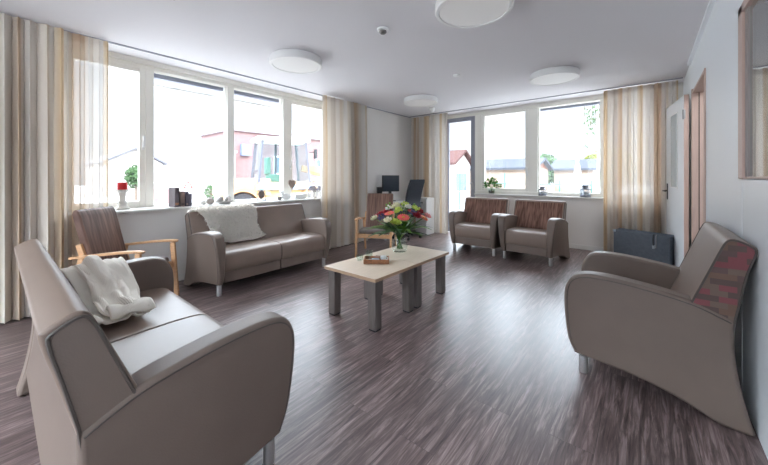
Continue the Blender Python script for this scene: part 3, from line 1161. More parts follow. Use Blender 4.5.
tag(obj('glass_tumbler', MB().lathe([(.0, .0), (.03, .0), (.034, .09), (.031, .09), (.028, .008), (.0, .008)], 24, cap=False), VASE, loc=(-2.105, 2.335, TZ), ang=60),
    'clear glass tumbler standing left behind the brown tray', 'glass')
tag(obj('glass_candle_holder', MB().lathe([(.0, .0), (.026, .0), (.036, .03), (.033, .06), (.03, .06), (.032, .03), (.022, .008), (.0, .008)], 20, cap=False), VASE, loc=(-2.15, 2.245, TZ), ang=60),
    'small clear glass candle holder left of the brown tray', 'candle holder')

# ------------------------------------------------------------------ textiles on the sofas
knm, knt, knb = new_mat('cream_knit')
knb.inputs['Base Color'].default_value = srgb(246, 240, 228)
knb.inputs['Roughness'].default_value = .95
uvn = N(knt, 'ShaderNodeUVMap')
wv = N(knt, 'ShaderNodeTexWave')
wv.inputs['Scale'].default_value = 45
wv.inputs['Distortion'].default_value = 2.5
wv.inputs['Detail'].default_value = 2
wv.inputs['Detail Scale'].default_value = 4
knt.links.new(uvn.outputs[0], wv.inputs['Vector'])
kbp = N(knt, 'ShaderNodeBump')
kbp.inputs['Strength'].default_value = .35
kbp.inputs['Distance'].default_value = .006
knt.links.new(wv.outputs['Fac'], kbp.inputs['Height'])
knt.links.new(kbp.outputs['Normal'], knb.inputs['Normal'])


def cloth_on_path(name, path, width, xfun, hfun, m, nu, nv, thick, loc, rz, parent=None):
    """cloth laid over a (y,z) path; xfun(u,v) gives sideways place, hfun(u,v) height over the path"""
    pts = [Vector((0, a, b)) for a, b in path]
    acc = [0.0]
    for a, b in zip(pts[:-1], pts[1:]):
        acc.append(acc[-1] + (b - a).length)
    tot = acc[-1]

    def at(v):
        d = min(max(v, 0), 1) * tot
        for k in range(len(pts) - 1):
            if d <= acc[k + 1] or k == len(pts) - 2:
                f = (d - acc[k]) / (acc[k + 1] - acc[k])
                tg = (pts[k + 1] - pts[k]).normalized()
                return pts[k].lerp(pts[k + 1], f), Vector((0, -tg.z, tg.y))
    mb = MB()

    def fn(u, v):
        p, n = at(v)
        if n.z < 0 and abs(n.z) > .3:
            n = -n
        q = p + n * hfun(u, v)
        return (xfun(u, v), q.y, q.z)
    mb.grid(fn, nu, nv)
    mb.uv = [(i / nu * width, j / nv * tot) for j in range(nv + 1) for i in range(nu + 1)]
    return obj(name, mb, m, parent, loc=loc, rot=(0, 0, rz), solid=thick, sub=1)


def wob(x, y, s):
    return math.sin(x * 7.3 + s) * math.cos(y * 5.1 + s * 1.7) + .5 * math.sin(x * 15.1 - y * 9.7 + s * 2.3) + .3 * math.cos(x * 4 + y * 23 + s)


BP = catmull([(-.03, .668), (.0, .67), (.05, .66), (.13, .60), (.22, .54), (.32, .49), (.45, .474), (.60, .468), (.66, .466)], 5)
kb = thing('knitted_blanket', 'cream knitted blanket lying crumpled on the foreground sofa', 'blanket', (-2.72, 0.05, 0), R(-90))
kb.scale = (1, .84, 1)
cloth_on_path('lower_fold', BP, .42, lambda u, v: -.33 - .03 * math.sin(5 * v) + (.5 - u) * (.30 - .06 * v) - .09 * v,
              lambda u, v: .020 + .022 * max(0, wob(u * 1.6, v * 1.1, 1)), knm, 34, 44, .014, None, 0, kb)
cloth_on_path('upper_fold', BP[6:-2], .3, lambda u, v: -.37 - .02 * math.sin(6 * v) + (.5 - u) * (.23 - .04 * v) - .07 * v,
              lambda u, v: .035 + .020 * math.sin(PI * v) + .026 * max(0, wob(u * 1.5, v * .9, 4)) + .03 * math.exp(-((u - .35 - .25 * v) / .14) ** 2), knm, 34, 44, .014, None, 0, kb)
cloth_on_path('rolled_hem', [(.50, .474), (.58, .470), (.66, .467)], .3, lambda u, v: -.435 + (.5 - u) * .20,
              lambda u, v: .035 + .035 * math.sin(PI * v) ** .6 + .008 * math.sin(9 * u + 4 * v), knm, 24, 18, .018, None, 0, kb)

# sheepskin: hide plus wool strands
WOOL = mat('white_wool', srgb(252, 246, 238), .95)
HIDE = mat('sheepskin_hide', srgb(244, 238, 230), .9)
shp = thing('sheepskin', 'white sheepskin draped over the back of the window sofa', 'sheepskin', (-4.235, 2.2, 0), R(-89))
spath = catmull([(.075, .70), (.05, .79), (.065, .832), (.115, .852), (.155, .842), (.21, .715), (.27, .58), (.325, .475), (.40, .458)], 5)
acc = [0]
for a, b in zip(spath[:-1], spath[1:]):
    acc.append(acc[-1] + math.dist(a, b))


def sp_at(v):
    d = v * acc[-1]
    for k in range(len(spath) - 1):
        if d <= acc[k + 1] or k == len(spath) - 2:
            f = (d - acc[k]) / (acc[k + 1] - acc[k])
            a, b = Vector(spath[k]), Vector(spath[k + 1])
            tg = (b - a).normalized()
            n = Vector((-tg.y, tg.x))
            # the hide turns over the top: outward side
            n = n if (v < .02 or True) else -n
            return a.lerp(b, f), n


def sheep_x(u, v):
    # outline: broad over the top, drawn in on the left, one flap low on the right
    l = .73 - .44 * max(0, v - .30) + .03 * math.sin(11 * v)
    r = .02 - .10 * max(0, v - .25) + .03 * math.sin(10 * v + 1) + .20 * max(0, v - .9) / .1
    return l + (r - l) * u


mb = MB()


def sfn(u, v):
    p, n = sp_at(v)
    q = p + n * (.014)
    return (sheep_x(u, v), q.x, q.y)


mb.grid(sfn, 28, 34)
hd = obj('hide', mb, HIDE, shp, solid=.01)
rnd = random.Random(9)
wl = MB()
for k in range(15000):
    u, v = rnd.random(), rnd.random()
    p, n = sp_at(v)
    x = sheep_x(u, v)
    b0 = Vector((x, p.x + n.x * .012, p.y + n.y * .012))
    up = Vector((0, n.x, n.y))
    lean = Vector((rnd.gauss(0, .5) + .25 * math.sin(11 * u + 7 * v), rnd.gauss(0, .4) + .2 * math.cos(13 * v), rnd.gauss(0, .4) - .35))
    d = (up + lean).normalized()
    L = rnd.uniform(.022, .042)
    sd = d.cross(Vector((rnd.gauss(0, 1), rnd.gauss(0, 1), rnd.gauss(0, 1)))).normalized() * .0042
    tip = b0 + d * L
    if tip.z < .47 and tip.y > .27:
        tip.z = .47
    wl.add([b0 - sd, b0 + sd, b0 + d * L * .6 + sd * .8, tip, b0 + d * L * .6 - sd * .8], [(0, 1, 2, 3, 4)])
wo = obj('wool', wl, WOOL, shp, smooth=False)
wo['kind'] = 'stuff'

# ------------------------------------------------------------------ things on the left sill
SZ = .888
STONEW = mat('whitewashed_wood', srgb(206, 202, 196), .7, noise=.08, nscale=20)
t = thing('candle_holder', 'turned grey white candle holder on the left end of the window sill', 'candle holder', (-4.50, .90, SZ))
obj('pillar', MB().lathe([(.0, 0), (.065, 0), (.066, .018), (.05, .032), (.036, .045), (.046, .07), (.036, .09), (.028, .11), (.031, .165), (.036, .19), (.05, .205), (.064, .212), (.064, .222), (.0, .222)], 28, cap=False), STONEW, t)
t = thing('pillar_candle', 'short red candle standing on the turned candle holder', 'candle', (-4.50, .90, SZ + .222))
obj('wax', MB().lathe([(.0, 0), (.043, 0), (.045, .004), (.045, .074), (.041, .08), (.02, .076), (.0, .074)], 24, cap=False), mat('red_wax', srgb(206, 36, 44), .45), t)
obj('wick', MB().tube([(0, 0, .074), (.001, 0, .083), (.003, 0, .09)], .0015, 5), DARK, t)
BG = 'upright books on the left sill'
for i, (y, th, hgt, dep, c, c2, lb) in enumerate(((1.385, .05, .235, .15, (98, 88, 92), (150, 104, 78), 'tallest grey brown book standing on the left window sill'),
                                                  (1.450, .042, .185, .13, (126, 104, 98), (88, 70, 72), 'brown middle book between tall and small book on the sill'),
                                                  (1.497, .03, .18, .13, (84, 76, 90), (140, 120, 112), 'thin dark violet book second from right in the sill row'),
                                                  (1.538, .03, .155, .12, (104, 100, 114), (70, 66, 78), 'small grey book at the right end of the sill row'))):
    t = thing('book', lb, 'book', (-4.44 + (.0 if i else -.005), y, SZ), R(8), BG)
    cm = mat('book_cover_%s' % 'abcd'[i], srgb(*c), .55, noise=.1, nscale=20)
    mb = MB()
    mb.box(-dep / 2, dep / 2, -th / 2, -th / 2 + .003, 0, hgt)
    mb.box(-dep / 2, dep / 2, th / 2 - .003, th / 2, 0, hgt)
    mb.box(dep / 2 - .003, dep / 2, -th / 2, th / 2, 0, hgt)
    obj('cover', mb, cm, t)
    obj('pages', B(-dep / 2 + .004, dep / 2 - .003, -th / 2 + .003, th / 2 - .003, .003, hgt - .003), mat('page_edges', srgb(226, 216, 200), .8) if 'page_edges' not in bpy.data.materials else bpy.data.materials['page_edges'], t)
    obj('spine_label', B(dep / 2, dep / 2 + .0008, -th / 2 + .004, th / 2 - .004, hgt * .1, hgt * .22), mat('spine_%s' % 'abcd'[i], srgb(*c2), .5), t)

GREYC = mat('grey_ceramic', srgb(176, 170, 166), .5, noise=.08, nscale=30)
t = thing('shallow_dish', 'shallow grey dish on the sill above the sheepskin', 'dish', (-4.48, 2.00, SZ))
obj('dish_body', MB().lathe([(.0, 0), (.06, 0), (.10, .02), (.112, .04), (.106, .04), (.09, .024), (.0, .012)], 28, cap=False), GREYC, t)
GB = 'grey balls on the sill dish'
for i, (x, y, r, lb) in enumerate(((-4.50, 1.955, .042, 'left grey ball in the shallow sill dish'), (-4.47, 2.045, .045, 'right grey ball in the shallow sill dish'))):
    tag(obj('decorative_ball', MB().ball((0, 0, r), r, n=20, m=14), GREYC, loc=(x, y, SZ + .0145), ang=180), lb, 'ball', GB)
tag(obj('decorative_ball', MB().ball((0, 0, .045), .05, .05, .045, 20, 14), mat('stone_brown', srgb(158, 148, 140), .7, noise=.15, nscale=20), loc=(-4.44, 1.80, SZ), ang=180),
    'brown grey stone ball left of the shallow dish on the sill', 'ball')
tag(obj('decorative_ball', MB().ball((0, 0, .03), .034, .034, .03, 18, 12), STONEW, loc=(-4.42, 1.71, SZ), ang=180),
    'small pale stone ball leftmost beside the sill dish', 'ball')

t = thing('round_plaque', 'dark round disc on a small wire stand on the sill', 'ornament', (-4.50, 2.56, SZ), R(15))
obj('disc', MB().lathe([(.0, -.008), (.06, -.008), (.066, 0), (.06, .008), (.0, .008)], 28, Matrix.Translation((0, 0, .10)) @ Matrix.Rotation(R(90), 4, 'Y'), cap=False), mat('disc_brown', srgb(112, 98, 90), .6, noise=.15, nscale=30), t)
obj('stand', MB().tube([(.0, -.085, 0), (0, -.085, .1), (0, -.06, .16), (0, 0, .185), (0, .06, .16), (0, .085, .1), (0, .085, 0)], .004, 6).box(-.03, .03, -.09, .09, 0, .006), DARK, t)
t = thing('small_cup', 'tiny grey pot beside the white bird figure on the sill', 'pot', (-4.44, 2.83, SZ))
obj('pot_body', MB().lathe([(.0, 0), (.024, 0), (.03, .03), (.028, .055), (.024, .055), (.024, .03), (.0, .01)], 18, cap=False), mat('pot_grey', srgb(120, 112, 108), .6), t)
t = thing('bird_figurine', 'white bird figurine sitting on the left window sill', 'figurine', (-4.47, 2.96, SZ), R(80))
obj('body', MB().ball((0, 0, .05), .085, .042, .05, 18, 12), WHITE, t, ang=180)
hdm = obj('head', MB().ball((-.06, 0, .125), .032, n=14, m=10).tube([(-.045, 0, .06), (-.058, 0, .10), (-.06, 0, .125)], .024, 10), WHITE, t, ang=180)
obj('beak', MB().lathe([(.008, 0), (.0, .022)], 8, Matrix.Translation((-.09, 0, .122)) @ Matrix.Rotation(R(-90), 4, 'Y')), mat('beak', srgb(210, 180, 140), .5), hdm)
tag(obj('white_box', B(-.06, .06, -.11, .11, 0, .075), WHITE, loc=(-4.5, 3.22, SZ), rot=(0, 0, R(4)), bevel=.008), 'low white box right of the bird on the left sill', 'box')

t = thing('hanging_heart', 'grey wooden heart hanging from the handle of the last left window', 'ornament', (-4.60, 3.165, 1.13))
hp = []
for k in range(40):
    a = 2 * PI * k / 40
    hp.append((.0052 * 16 * math.sin(a) ** 3 * .85, .0058 * (13 * math.cos(a) - 5 * math.cos(2 * a) - 2 * math.cos(3 * a) - math.cos(4 * a))))
obj('heart', MB().prism(hp, -.012, .012), mat('heart_wood', srgb(150, 134, 124), .7, noise=.15, nscale=25), t, bevel=.006, seg=2)
obj('cord', MB().tube([(.0, 0, .045), (.0, -.006, .2), (-.01, 0, .335), (-.01, .006, .335), (.0, .008, .2), (.0, .003, .045)], .0025, 5), mat('cord', srgb(190, 176, 160), .8), t)


def house_lantern(label, loc, rz, sc_):
    t = thing('house_lantern', label, 'lantern', loc, rz, 'house lanterns on the left sill')
    h = .115
    mb = MB()
    for a in (-.04, .04):
        for b in (-.04, .04):
            mb.box(a - .006, a + .006, b - .006, b + .006, .01, h)
    mb.box(-.05, .05, -.05, .05, 0, .012)
    mb.box(-.046, .046, -.046, .046, h - .008, h)
    for a in (-.04, .04):
        mb.box(a - .003, a + .003, -.003, .003, .01, h)
        mb.box(-.003, .003, a - .003, a + .003, .01, h)
    obj('frame', mb, mat('lantern_white', srgb(214, 210, 208), .6) if 'lantern_white' not in bpy.data.materials else bpy.data.materials['lantern_white'], t)
    obj('roof', MB().add([(-.056, -.056, h), (.056, -.056, h), (.056, .056, h), (-.056, .056, h), (0, -.056, h + .065), (0, .056, h + .065)],
                         [(3, 2, 1, 0), (0, 1, 4), (2, 3, 5), (1, 2, 5, 4), (3, 0, 4, 5)]), mat('lantern_roof', srgb(120, 116, 124), .6) if 'lantern_roof' not in bpy.data.materials else bpy.data.materials['lantern_roof'], t, smooth=False)
    obj('tealight', MB().cyl(0, 0, .012, .04, .02, 14), WHITE, t)
    t.scale = (sc_,) * 3


house_lantern('left of two white house shaped lanterns by the left window curtain', (-4.48, 3.50, SZ), R(12), 1.15)
house_lantern('right of two white house shaped lanterns by the left window curtain', (-4.50, 3.70, SZ), R(-6), 1.1)

# ------------------------------------------------------------------ things on the back sill
Z2 = .905
t = thing('potted_plant', 'leafy green plant in a clear glass pot on the back window sill', 'plant', (-2.46, 6.46, Z2))
obj('pot', MB().lathe([(.0, .004), (.05, .004), (.062, .03), (.06, .075), (.056, .095), (.052, .095), (.056, .075), (.056, .03), (.0, .012)], 24, cap=False), VASE, t, ang=60)
t.scale = (1.1, 1.1, 1.12)
obj('soil', MB().lathe([(.0, .014), (.05, .014), (.054, .06), (.0, .064)], 16, cap=False), mat('soil', srgb(78, 66, 54), .9), t)
lf = MB()
rnd = random.Random(3)
for k in range(150):
    d = Vector((rnd.gauss(0, 1), rnd.gauss(0, .55), abs(rnd.gauss(0, .75)) + .1)).normalized()
    c = Vector((0, 0, .10)) + Vector((d.x * .19, d.y * .10, d.z * .20)) * rnd.uniform(.45, 1)
    q = Matrix.Translation(c) @ (d + Vector((rnd.gauss(0, .5), rnd.gauss(0, .5), .2))).normalized().to_track_quat('X', 'Z').to_matrix().to_4x4()
    L = rnd.uniform(.04, .065)
    lf.add([(-L * .5, 0, 0), (-L * .1, -L * .32, .004), (L * .3, -L * .2, 0), (L * .6, 0, -.006), (L * .3, L * .2, 0), (-L * .1, L * .32, .004), (.05 * L, 0, -.006)],
           [(0, 1, 6), (1, 2, 6), (2, 3, 6), (3, 4, 6), (4, 5, 6), (5, 0, 6)], q)
obj('foliage', lf, mat('plant_green', srgb(62, 116, 40), .85, noise=.3, nscale=14, spec=.15), t)
sm = MB()
for k in range(9):
    a = k * .7
    sm.tube([(0, 0, .05), (.03 * math.cos(a), .02 * math.sin(a), .13), (.10 * math.cos(a), .05 * math.sin(a), .20)], .003, 5)
obj('stem', sm, STEM, t)
LANM = mat('lantern_grey_metal', srgb(108, 112, 122), .45, metal=.3)


def round_lantern(label, loc, s_):
    t = thing('storm_lantern', label, 'lantern', loc, 0, 'grey lanterns on the back sill')
    obj('base', MB().lathe([(.0, 0), (.072, 0), (.075, .012), (.072, .03), (.062, .036)], 24), LANM, t)
    obj('glass_cylinder', MB().lathe([(.058, .036), (.064, .075), (.058, .115)], 24, cap=False), glass_mat('lantern_glass', (.75, .78, .82, 1)) if 'lantern_glass' not in bpy.data.materials else bpy.data.materials['lantern_glass'], t)
    obj('candle', MB().cyl(0, 0, .03, .085, .026, 16), WHITE, t)
    rib = MB()
    for k in range(6):
        a = k * PI / 3
        rib.tube([(.066 * math.cos(a), .066 * math.sin(a), .03), (.072 * math.cos(a), .072 * math.sin(a), .075), (.066 * math.cos(a), .066 * math.sin(a), .12)], .0035, 5)
    obj('cage', rib, LANM, t)
    obj('lid', MB().lathe([(.072, .115), (.074, .125), (.05, .14), (.044, .15), (.044, .172), (.05, .18), (.02, .19), (.0, .192)], 24), LANM, t)
    obj('carry_handle', MB().tube([(.072 * math.cos(a), 0, .12 + .11 * math.sin(a)) for a in [PI * k / 12 for k in range(13)]], .0028, 6), LANM, t)
    t.scale = (s_,) * 3


round_lantern('smaller grey metal lantern in the middle of the back sill', (-1.50, 6.455, Z2), .92)
round_lantern('larger grey metal lantern on the back sill nearer the right curtain', (-.82, 6.455, Z2), 1.12)

# ------------------------------------------------------------------ desk corner
DESKW = mat('desk_white', srgb(218, 216, 214), .5)
t = thing('desk', 'white desk in the far corner holding the monitor', 'desk', (-4.02, 5.28, 0))
obj('desktop', B(-.32, .06, -.42, .40, .715, .745), DESKW, t, bevel=.003, seg=2)
for y in (-.38, .36):
    obj('leg', B(-.29, -.25, y - .025, y + .025, 0, .715).box(.0, .04, y - .025, y + .025, 0, .715), STEEL, t)
obj('modesty_panel', B(-.28, -.26, -.38, .36, .35, .70), DESKW, t)
t = thing('drawer_cabinet', 'white drawer cabinet before the far corner curtain, beside the office chair', 'cabinet', (-3.74, 5.96, 0))
t.scale = (.7, 1, 1)
obj('carcass', B(-.20, .20, -.15, .15, .02, .80), DESKW, t, bevel=.004, seg=2)
for k in range(3):
    f = obj('drawer', B(-.19, .19, -.168, -.15, .04 + k * .25, .04 + k * .25 + .24), DESKW, t, bevel=.003, seg=2)
    obj('drawer_handle', MB().bar((-.06, -.182, .2 + k * .25), (.06, -.182, .2 + k * .25), .012, .012).box(-.06, -.05, -.18, -.168, .195 + k * .25, .205 + k * .25).box(.05, .06, -.18, -.168, .195 + k * .25, .205 + k * .25), STEEL, f)
t = thing('monitor', 'black computer monitor on the desk in the far corner', 'monitor', (-4.16, 5.28, .745), R(-112))
obj('screen', B(-.20, .20, -.02, .02, .20, .54), DARK, t, bevel=.006, seg=2)
obj('display', B(-.185, .185, .02, .0215, .215, .525), mat('display_glass', srgb(58, 64, 72), .25), t)
obj('neck', B(-.03, .03, -.04, -.015, .02, .30), DARK, t)
obj('foot', MB().lathe([(.0, 0), (.11, 0), (.11, .012), (.02, .022)], 24), DARK, t)
t = thing('desk_speaker', 'small black speaker on the desk left of the monitor', 'speaker', (-4.20, 4.96, .745), R(-120))
obj('cabinet', B(-.045, .045, -.05, .05, 0, .30), DARK, t, bevel=.008)
obj('driver', MB().lathe([(.034, 0), (.03, .004), (.01, -.004), (.0, .002)], 20, Matrix.Translation((0, .0505, .09)) @ Matrix.Rotation(R(-90), 4, 'X')), STEEL, t)
t = thing('office_chair', 'black high-back office chair at the far corner desk', 'office chair', (-3.82, 5.36, 0), R(82))
obj('seat', MB().prism([(-.24, .47), (.22, .47), (.25, .50), (.22, .53), (-.20, .545), (-.24, .53)], -.24, .24), DARKM, t, bevel=.02)
obj('backrest', MB().prism(catmull([(-.22, .58), (-.17, .75), (-.20, .95), (-.29, 1.18), (-.33, 1.17), (-.26, .95), (-.22, .75), (-.26, .58)], 4), -.21, .21), DARKM, t, bevel=.025)
obj('back_bar', MB().tube([(0, -.15, .46), (0, -.27, .48), (0, -.27, .65)], .022, 8), DARK, t)
obj('gas_lift', MB().cyl(0, 0, .10, .47, .026, 14), STEEL, t)
ba = MB()
bs = obj('star_base', ba.cyl(0, 0, .07, .13, .04, 14), DARK, t)
for k in range(5):
    a = 2 * PI * k / 5 + .3
    ca, sa = math.cos(a), math.sin(a)
    obj('base_arm', MB().bar((.02 * ca, .02 * sa, .10), (.29 * ca, .29 * sa, .075), .04, .03, w2=.025, h2=.022), DARK, bs)
    obj('caster', MB().lathe([(.028, -.012), (.03, 0), (.028, .012)], 14, Matrix.Translation((.29 * ca, .29 * sa, .031)) @ Matrix.Rotation(R(90), 4, 'X')), DARK, bs)
for s in (-1, 1):
    obj('armrest', MB().tube([(s * .24, -.05, .49), (s * .29, -.05, .55), (s * .29, -.05, .70)], .016, 8).box(s * .29 - .035, s * .29 + .035, -.17, .12, .70, .73), DARK, t)

# ------------------------------------------------------------------ blue grey case by the right curtain
t = thing('storage_case', 'blue grey felt folding case standing before the right curtain', 'case', (-.375, 5.76, 0), R(-24))
obj('front_panel', B(0, .66, -.012, .012, 0, .48), CASE, t, bevel=.006, seg=2)
obj('rear_panel', B(0.01, .66, .09, .112, 0, .50), CASE, t, bevel=.006, seg=2)
obj('side_panel', B(0.0, .016, .012, .09, 0, .48), CASE, t)
obj('side_panel', B(.644, .66, .012, .09, 0, .48), CASE, t)
obj('lining', B(.016, .644, .012, .09, 0.0, .44), CASED, t)
obj('corner_clip', B(-.006, .03, -.016, .0, .455, .486), mat('clip_grey', srgb(176, 184, 194), .4), t, bevel=.003, seg=2)
st = obj('strap', MB().tube([(.49, .0, .485), (.49, -.018, .47), (.488, -.022, .40), (.492, -.022, .34)], .009, 8), DARK, t)
obj('strap_end', B(.478, .506, -.028, -.016, .30, .35), mat('clip_light', srgb(150, 158, 166), .4), t, bevel=.003, seg=2)
obj('strap', MB().tube([(.515, .0, .485), (.517, -.018, .465), (.52, -.022, .38), (.515, -.02, .31)], .005, 8), STEEL, t)

# ------------------------------------------------------------------ outdoors
GZ = -.15
PAVE = mat('pale_paving', srgb(176, 174, 172), .9, noise=.06, nscale=2)
go = struct('trim_20', B(-70, 45, -45, 75, GZ - .2, GZ), PAVE)
go.name = 'ground'
PALE = mat('pale_render', srgb(168, 162, 158), .9)
CREAMW = mat('cream_wall', srgb(150, 132, 118), .9)
ROOFG = mat('blue_grey_roof', srgb(72, 75, 82), .9, spec=.05, noise=.1, nscale=4)
ROOFR = mat('dark_red_roof', srgb(84, 62, 60), .9, spec=.05, noise=.1, nscale=4)
BRICK = brick_mat('red_brick', srgb(140, 106, 104), srgb(126, 94, 94), srgb(134, 118, 114))
BRICKO = brick_mat('orange_brick', srgb(128, 80, 60), srgb(112, 68, 52), srgb(120, 98, 86))
WINDK = mat('far_window', srgb(96, 106, 116), .2)
ORANGE = mat('machine_orange', srgb(186, 132, 92), .5)
YELLOW = mat('machine_yellow', srgb(190, 156, 104), .5)
BLUEP = mat('machine_light_blue', srgb(128, 154, 172), .5)
TYRE = mat('tyre', srgb(52, 50, 52), .9)


def gable_house(name, label, cat, x0, x1, y0, y1, eave, ridge, wall_m, roof_m, along='x', gable_m=None, wins=()):
    cx, cy = (x0 + x1) / 2, (y0 + y1) / 2
    t = thing(name, label, cat, (cx, cy, GZ))
    hx, hy = (x1 - x0) / 2, (y1 - y0) / 2
    e, r = eave - GZ, ridge - GZ
    obj('wall', B(-hx, hx, -hy, hy, 0, e), wall_m, t)
    o = .25
    rf = MB()
    if along == 'x':
        for s in (-1, 1):
            rf.add([(-hx - o, s * (hy + o), e - .08), (hx + o, s * (hy + o), e - .08), (hx + o, 0, r), (-hx - o, 0, r),
                    (-hx - o, s * (hy + o), e + .04), (hx + o, s * (hy + o), e + .04), (hx + o, 0, r + .12), (-hx - o, 0, r + .12)],
                   [(0, 1, 2, 3), (7, 6, 5, 4), (0, 4, 5, 1), (1, 5, 6, 2), (2, 6, 7, 3), (3, 7, 4, 0)])
        gb = MB()
        for s in (-1, 1):
            gb.add([(s * hx, -hy, e), (s * hx, hy, e), (s * hx, 0, r), (s * (hx - .1), -hy, e), (s * (hx - .1), hy, e), (s * (hx - .1), 0, r)],
                   [(0, 1, 2), (5, 4, 3), (0, 3, 4, 1), (1, 4, 5, 2), (2, 5, 3, 0)])
    else:
        for s in (-1, 1):
            rf.add([(s * (hx + o), -hy - o, e - .08), (s * (hx + o), hy + o, e - .08), (0, hy + o, r), (0, -hy - o, r),
                    (s * (hx + o), -hy - o, e + .04), (s * (hx + o), hy + o, e + .04), (0, hy + o, r + .12), (0, -hy - o, r + .12)],
                   [(0, 1, 2, 3), (7, 6, 5, 4), (0, 4, 5, 1), (1, 5, 6, 2), (2, 6, 7, 3), (3, 7, 4, 0)])
        gb = MB()
        for s in (-1, 1):
            gb.add([(-hx, s * hy, e), (hx, s * hy, e), (0, s * hy, r), (-hx, s * (hy - .1), e), (hx, s * (hy - .1), e), (0, s * (hy - .1), r)],
                   [(0, 1, 2), (5, 4, 3), (0, 3, 4, 1), (1, 4, 5, 2), (2, 5, 3, 0)])
    obj('gable', gb, gable_m or wall_m, t, smooth=False)
    obj('roof', rf, roof_m, t, smooth=False)
    for (fx, a0, a1, z0, z1) in wins:      # fx: '-y' or '+x' facade
        if fx == '-y':
            wf = obj('window', B(a0 - cx, a1 - cx, -hy - .03, -hy, z0 - GZ, z1 - GZ), WHITE, t)
            obj('pane', B(a0 - cx + .05, a1 - cx - .05, -hy - .04, -hy - .03, z0 - GZ + .05, z1 - GZ - .05), WINDK, wf)
        else:
            wf = obj('window', B(hx, hx + .03, a0 - cy, a1 - cy, z0 - GZ, z1 - GZ), WHITE, t)
            obj('pane', B(hx + .03, hx + .04, a0 - cy + .05, a1 - cy - .05, z0 - GZ + .05, z1 - GZ - .05), WINDK, wf)
    return t


# beyond the left windows
t = thing('brick_building', 'long reddish brick building behind the wheel loader', 'building', (-24.5, 19.5, GZ))
obj('wall', B(-2.5, 2.5, -9.2, 10, 0, 4.6), BRICK, t)
obj('roof_edge', B(-2.7, 2.7, -9.4, 10.2, 4.6, 4.9), mat('roof_edge_grey', srgb(140, 132, 136), .7), t)
for k in range(4):
    wf = obj('window', B(2.5, 2.54, -6 + k * 4, -4.6 + k * 4, 1.6, 3.0), WHITE, t)
    obj('pane', B(2.54, 2.55, -5.9 + k * 4, -4.7 + k * 4, 1.7, 2.9), WINDK, wf)
obj('vent_box', B(2.5, 2.8, -8.6, -7.9, 2.9, 3.7), mat('vent_blue_grey', srgb(112, 122, 150), .6), t)
t = thing('white_building', 'pale flat roofed building left of the brick building, with a wall lamp', 'building', (-22.5, 8.9, GZ))
obj('wall', B(-2, 1.5, -1.0, 1.2, 0, 3.0), PALE, t)
obj('roof_edge', B(-2.1, 1.6, -1.1, 1.3, 3.0, 3.12), mat('light_grey_metal', srgb(168, 168, 170), .6), t)
lp = obj('wall_lamp', MB().bar((1.5, -.9, 2.7), (1.9, -1.1, 2.9), .05, .05), SCR, t)
obj('lamp_head', MB().box(1.8, 2.1, -1.25, -1.0, 2.85, 2.95), SCR, lp)
obj('door', B(1.5, 1.54, -.3, .5, 0, 2.1), mat('pale_door', srgb(180, 182, 176), .6), t)
gable_house('gabled_house', 'pale house with grey gabled roof far beyond the left window', 'house', -36, -29.5, 4.9, 8.4, 2.3, 3.35, PALE, mat('slate_roof', srgb(108, 108, 116), .8), 'x', wins=(('+x', 6.2, 7.2, .8, 1.8),))
t = thing('warning_sign', 'red edged triangular warning sign outside the left window', 'sign', (-15.4, 5.33, GZ))
obj('post', MB().cyl(0, 0, 0, 1.12, .03, 10), STEEL, t)


def tri(r, x0, x1):
    return MB().prism([(r * math.cos(a), r * math.sin(a)) for a in (R(90), R(210), R(330))], x0, x1)


sg = obj('sign_plate', tri(.22, -.015, .015), mat('sign_red', srgb(206, 52, 46), .5), t, loc=(.03, 0, 1.02), smooth=False)
sg.rotation_euler = (0, 0, R(-22))
si = obj('sign_face', tri(.12, .015, .02), WHITE, sg, smooth=False)
t = thing('garden_wall', 'low brick garden wall with white railing seen past the books', 'wall', (-17.3, 5.0, GZ), R(-14))
obj('masonry', B(-.15, .15, -.75, .45, 0, .85), BRICK, t)
rl = MB()
rl.box(-.02, .02, -.75, .45, 1.12, 1.15)
obj('railing', rl, WHITE, t)
for k in range(7):
    obj('railing_bar', B(-.012, .012, -.72 + k * .18, -.69 + k * .18, .85, 1.2), SCR, t)

# wheel loader
t = thing('wheel_loader', 'orange and yellow wheel loader with glazed cab outside the left window', 'wheel loader', (-10.5, 6.75, GZ), R(72))
obj('engine_body', B(-2.2, -.5, -.65, .65, .75, 1.35), YELLOW, t, bevel=.05)
obj('chassis', B(-2.0, 1.6, -.55, .55, .55, .95), YELLOW, t, bevel=.03)
obj('side_stripe', B(-1.0, .95, -.72, .72, .95, 1.13), BLUEP, t, bevel=.02)
cab = obj('cab', B(-.95, .9, -.68, .68, 1.13, 1.22), YELLOW, t)
pl = MB()
for a, b in ((-.92, -.55), (-.05, -.05), (.88, .55)):
    for s in (-1, 1):
        pl.bar((a, s * .66, 1.2), (a * .85, s * .60, 2.68), .07, .07)
obj('cab_pillar', pl, mat('cab_dark', srgb(84, 86, 96), .5), cab)
obj('cab_roof', B(-.95, .9, -.70, .70, 2.66, 2.80), WHITE, cab, bevel=.05)
obj('cab_glass', MB().add([(-.9, -.64, 1.22), (.86, -.64, 1.22), (.86, .64, 1.22), (-.9, .64, 1.22), (-.77, -.58, 2.66), (.73, -.58, 2.66), (.73, .58, 2.66), (-.77, .58, 2.66)],
                          [(0, 1, 5, 4), (1, 2, 6, 5), (2, 3, 7, 6), (3, 0, 4, 7)]), glass_mat('cab_glass', (.72, .82, .84, 1)), cab, smooth=False)
obj('driver_seat', MB().box(-.5, -.1, -.25, .25, 1.22, 1.5).box(-.55, -.42, -.25, .25, 1.5, 2.1), mat('seat_green', srgb(84, 120, 104), .7), cab, bevel=.03)
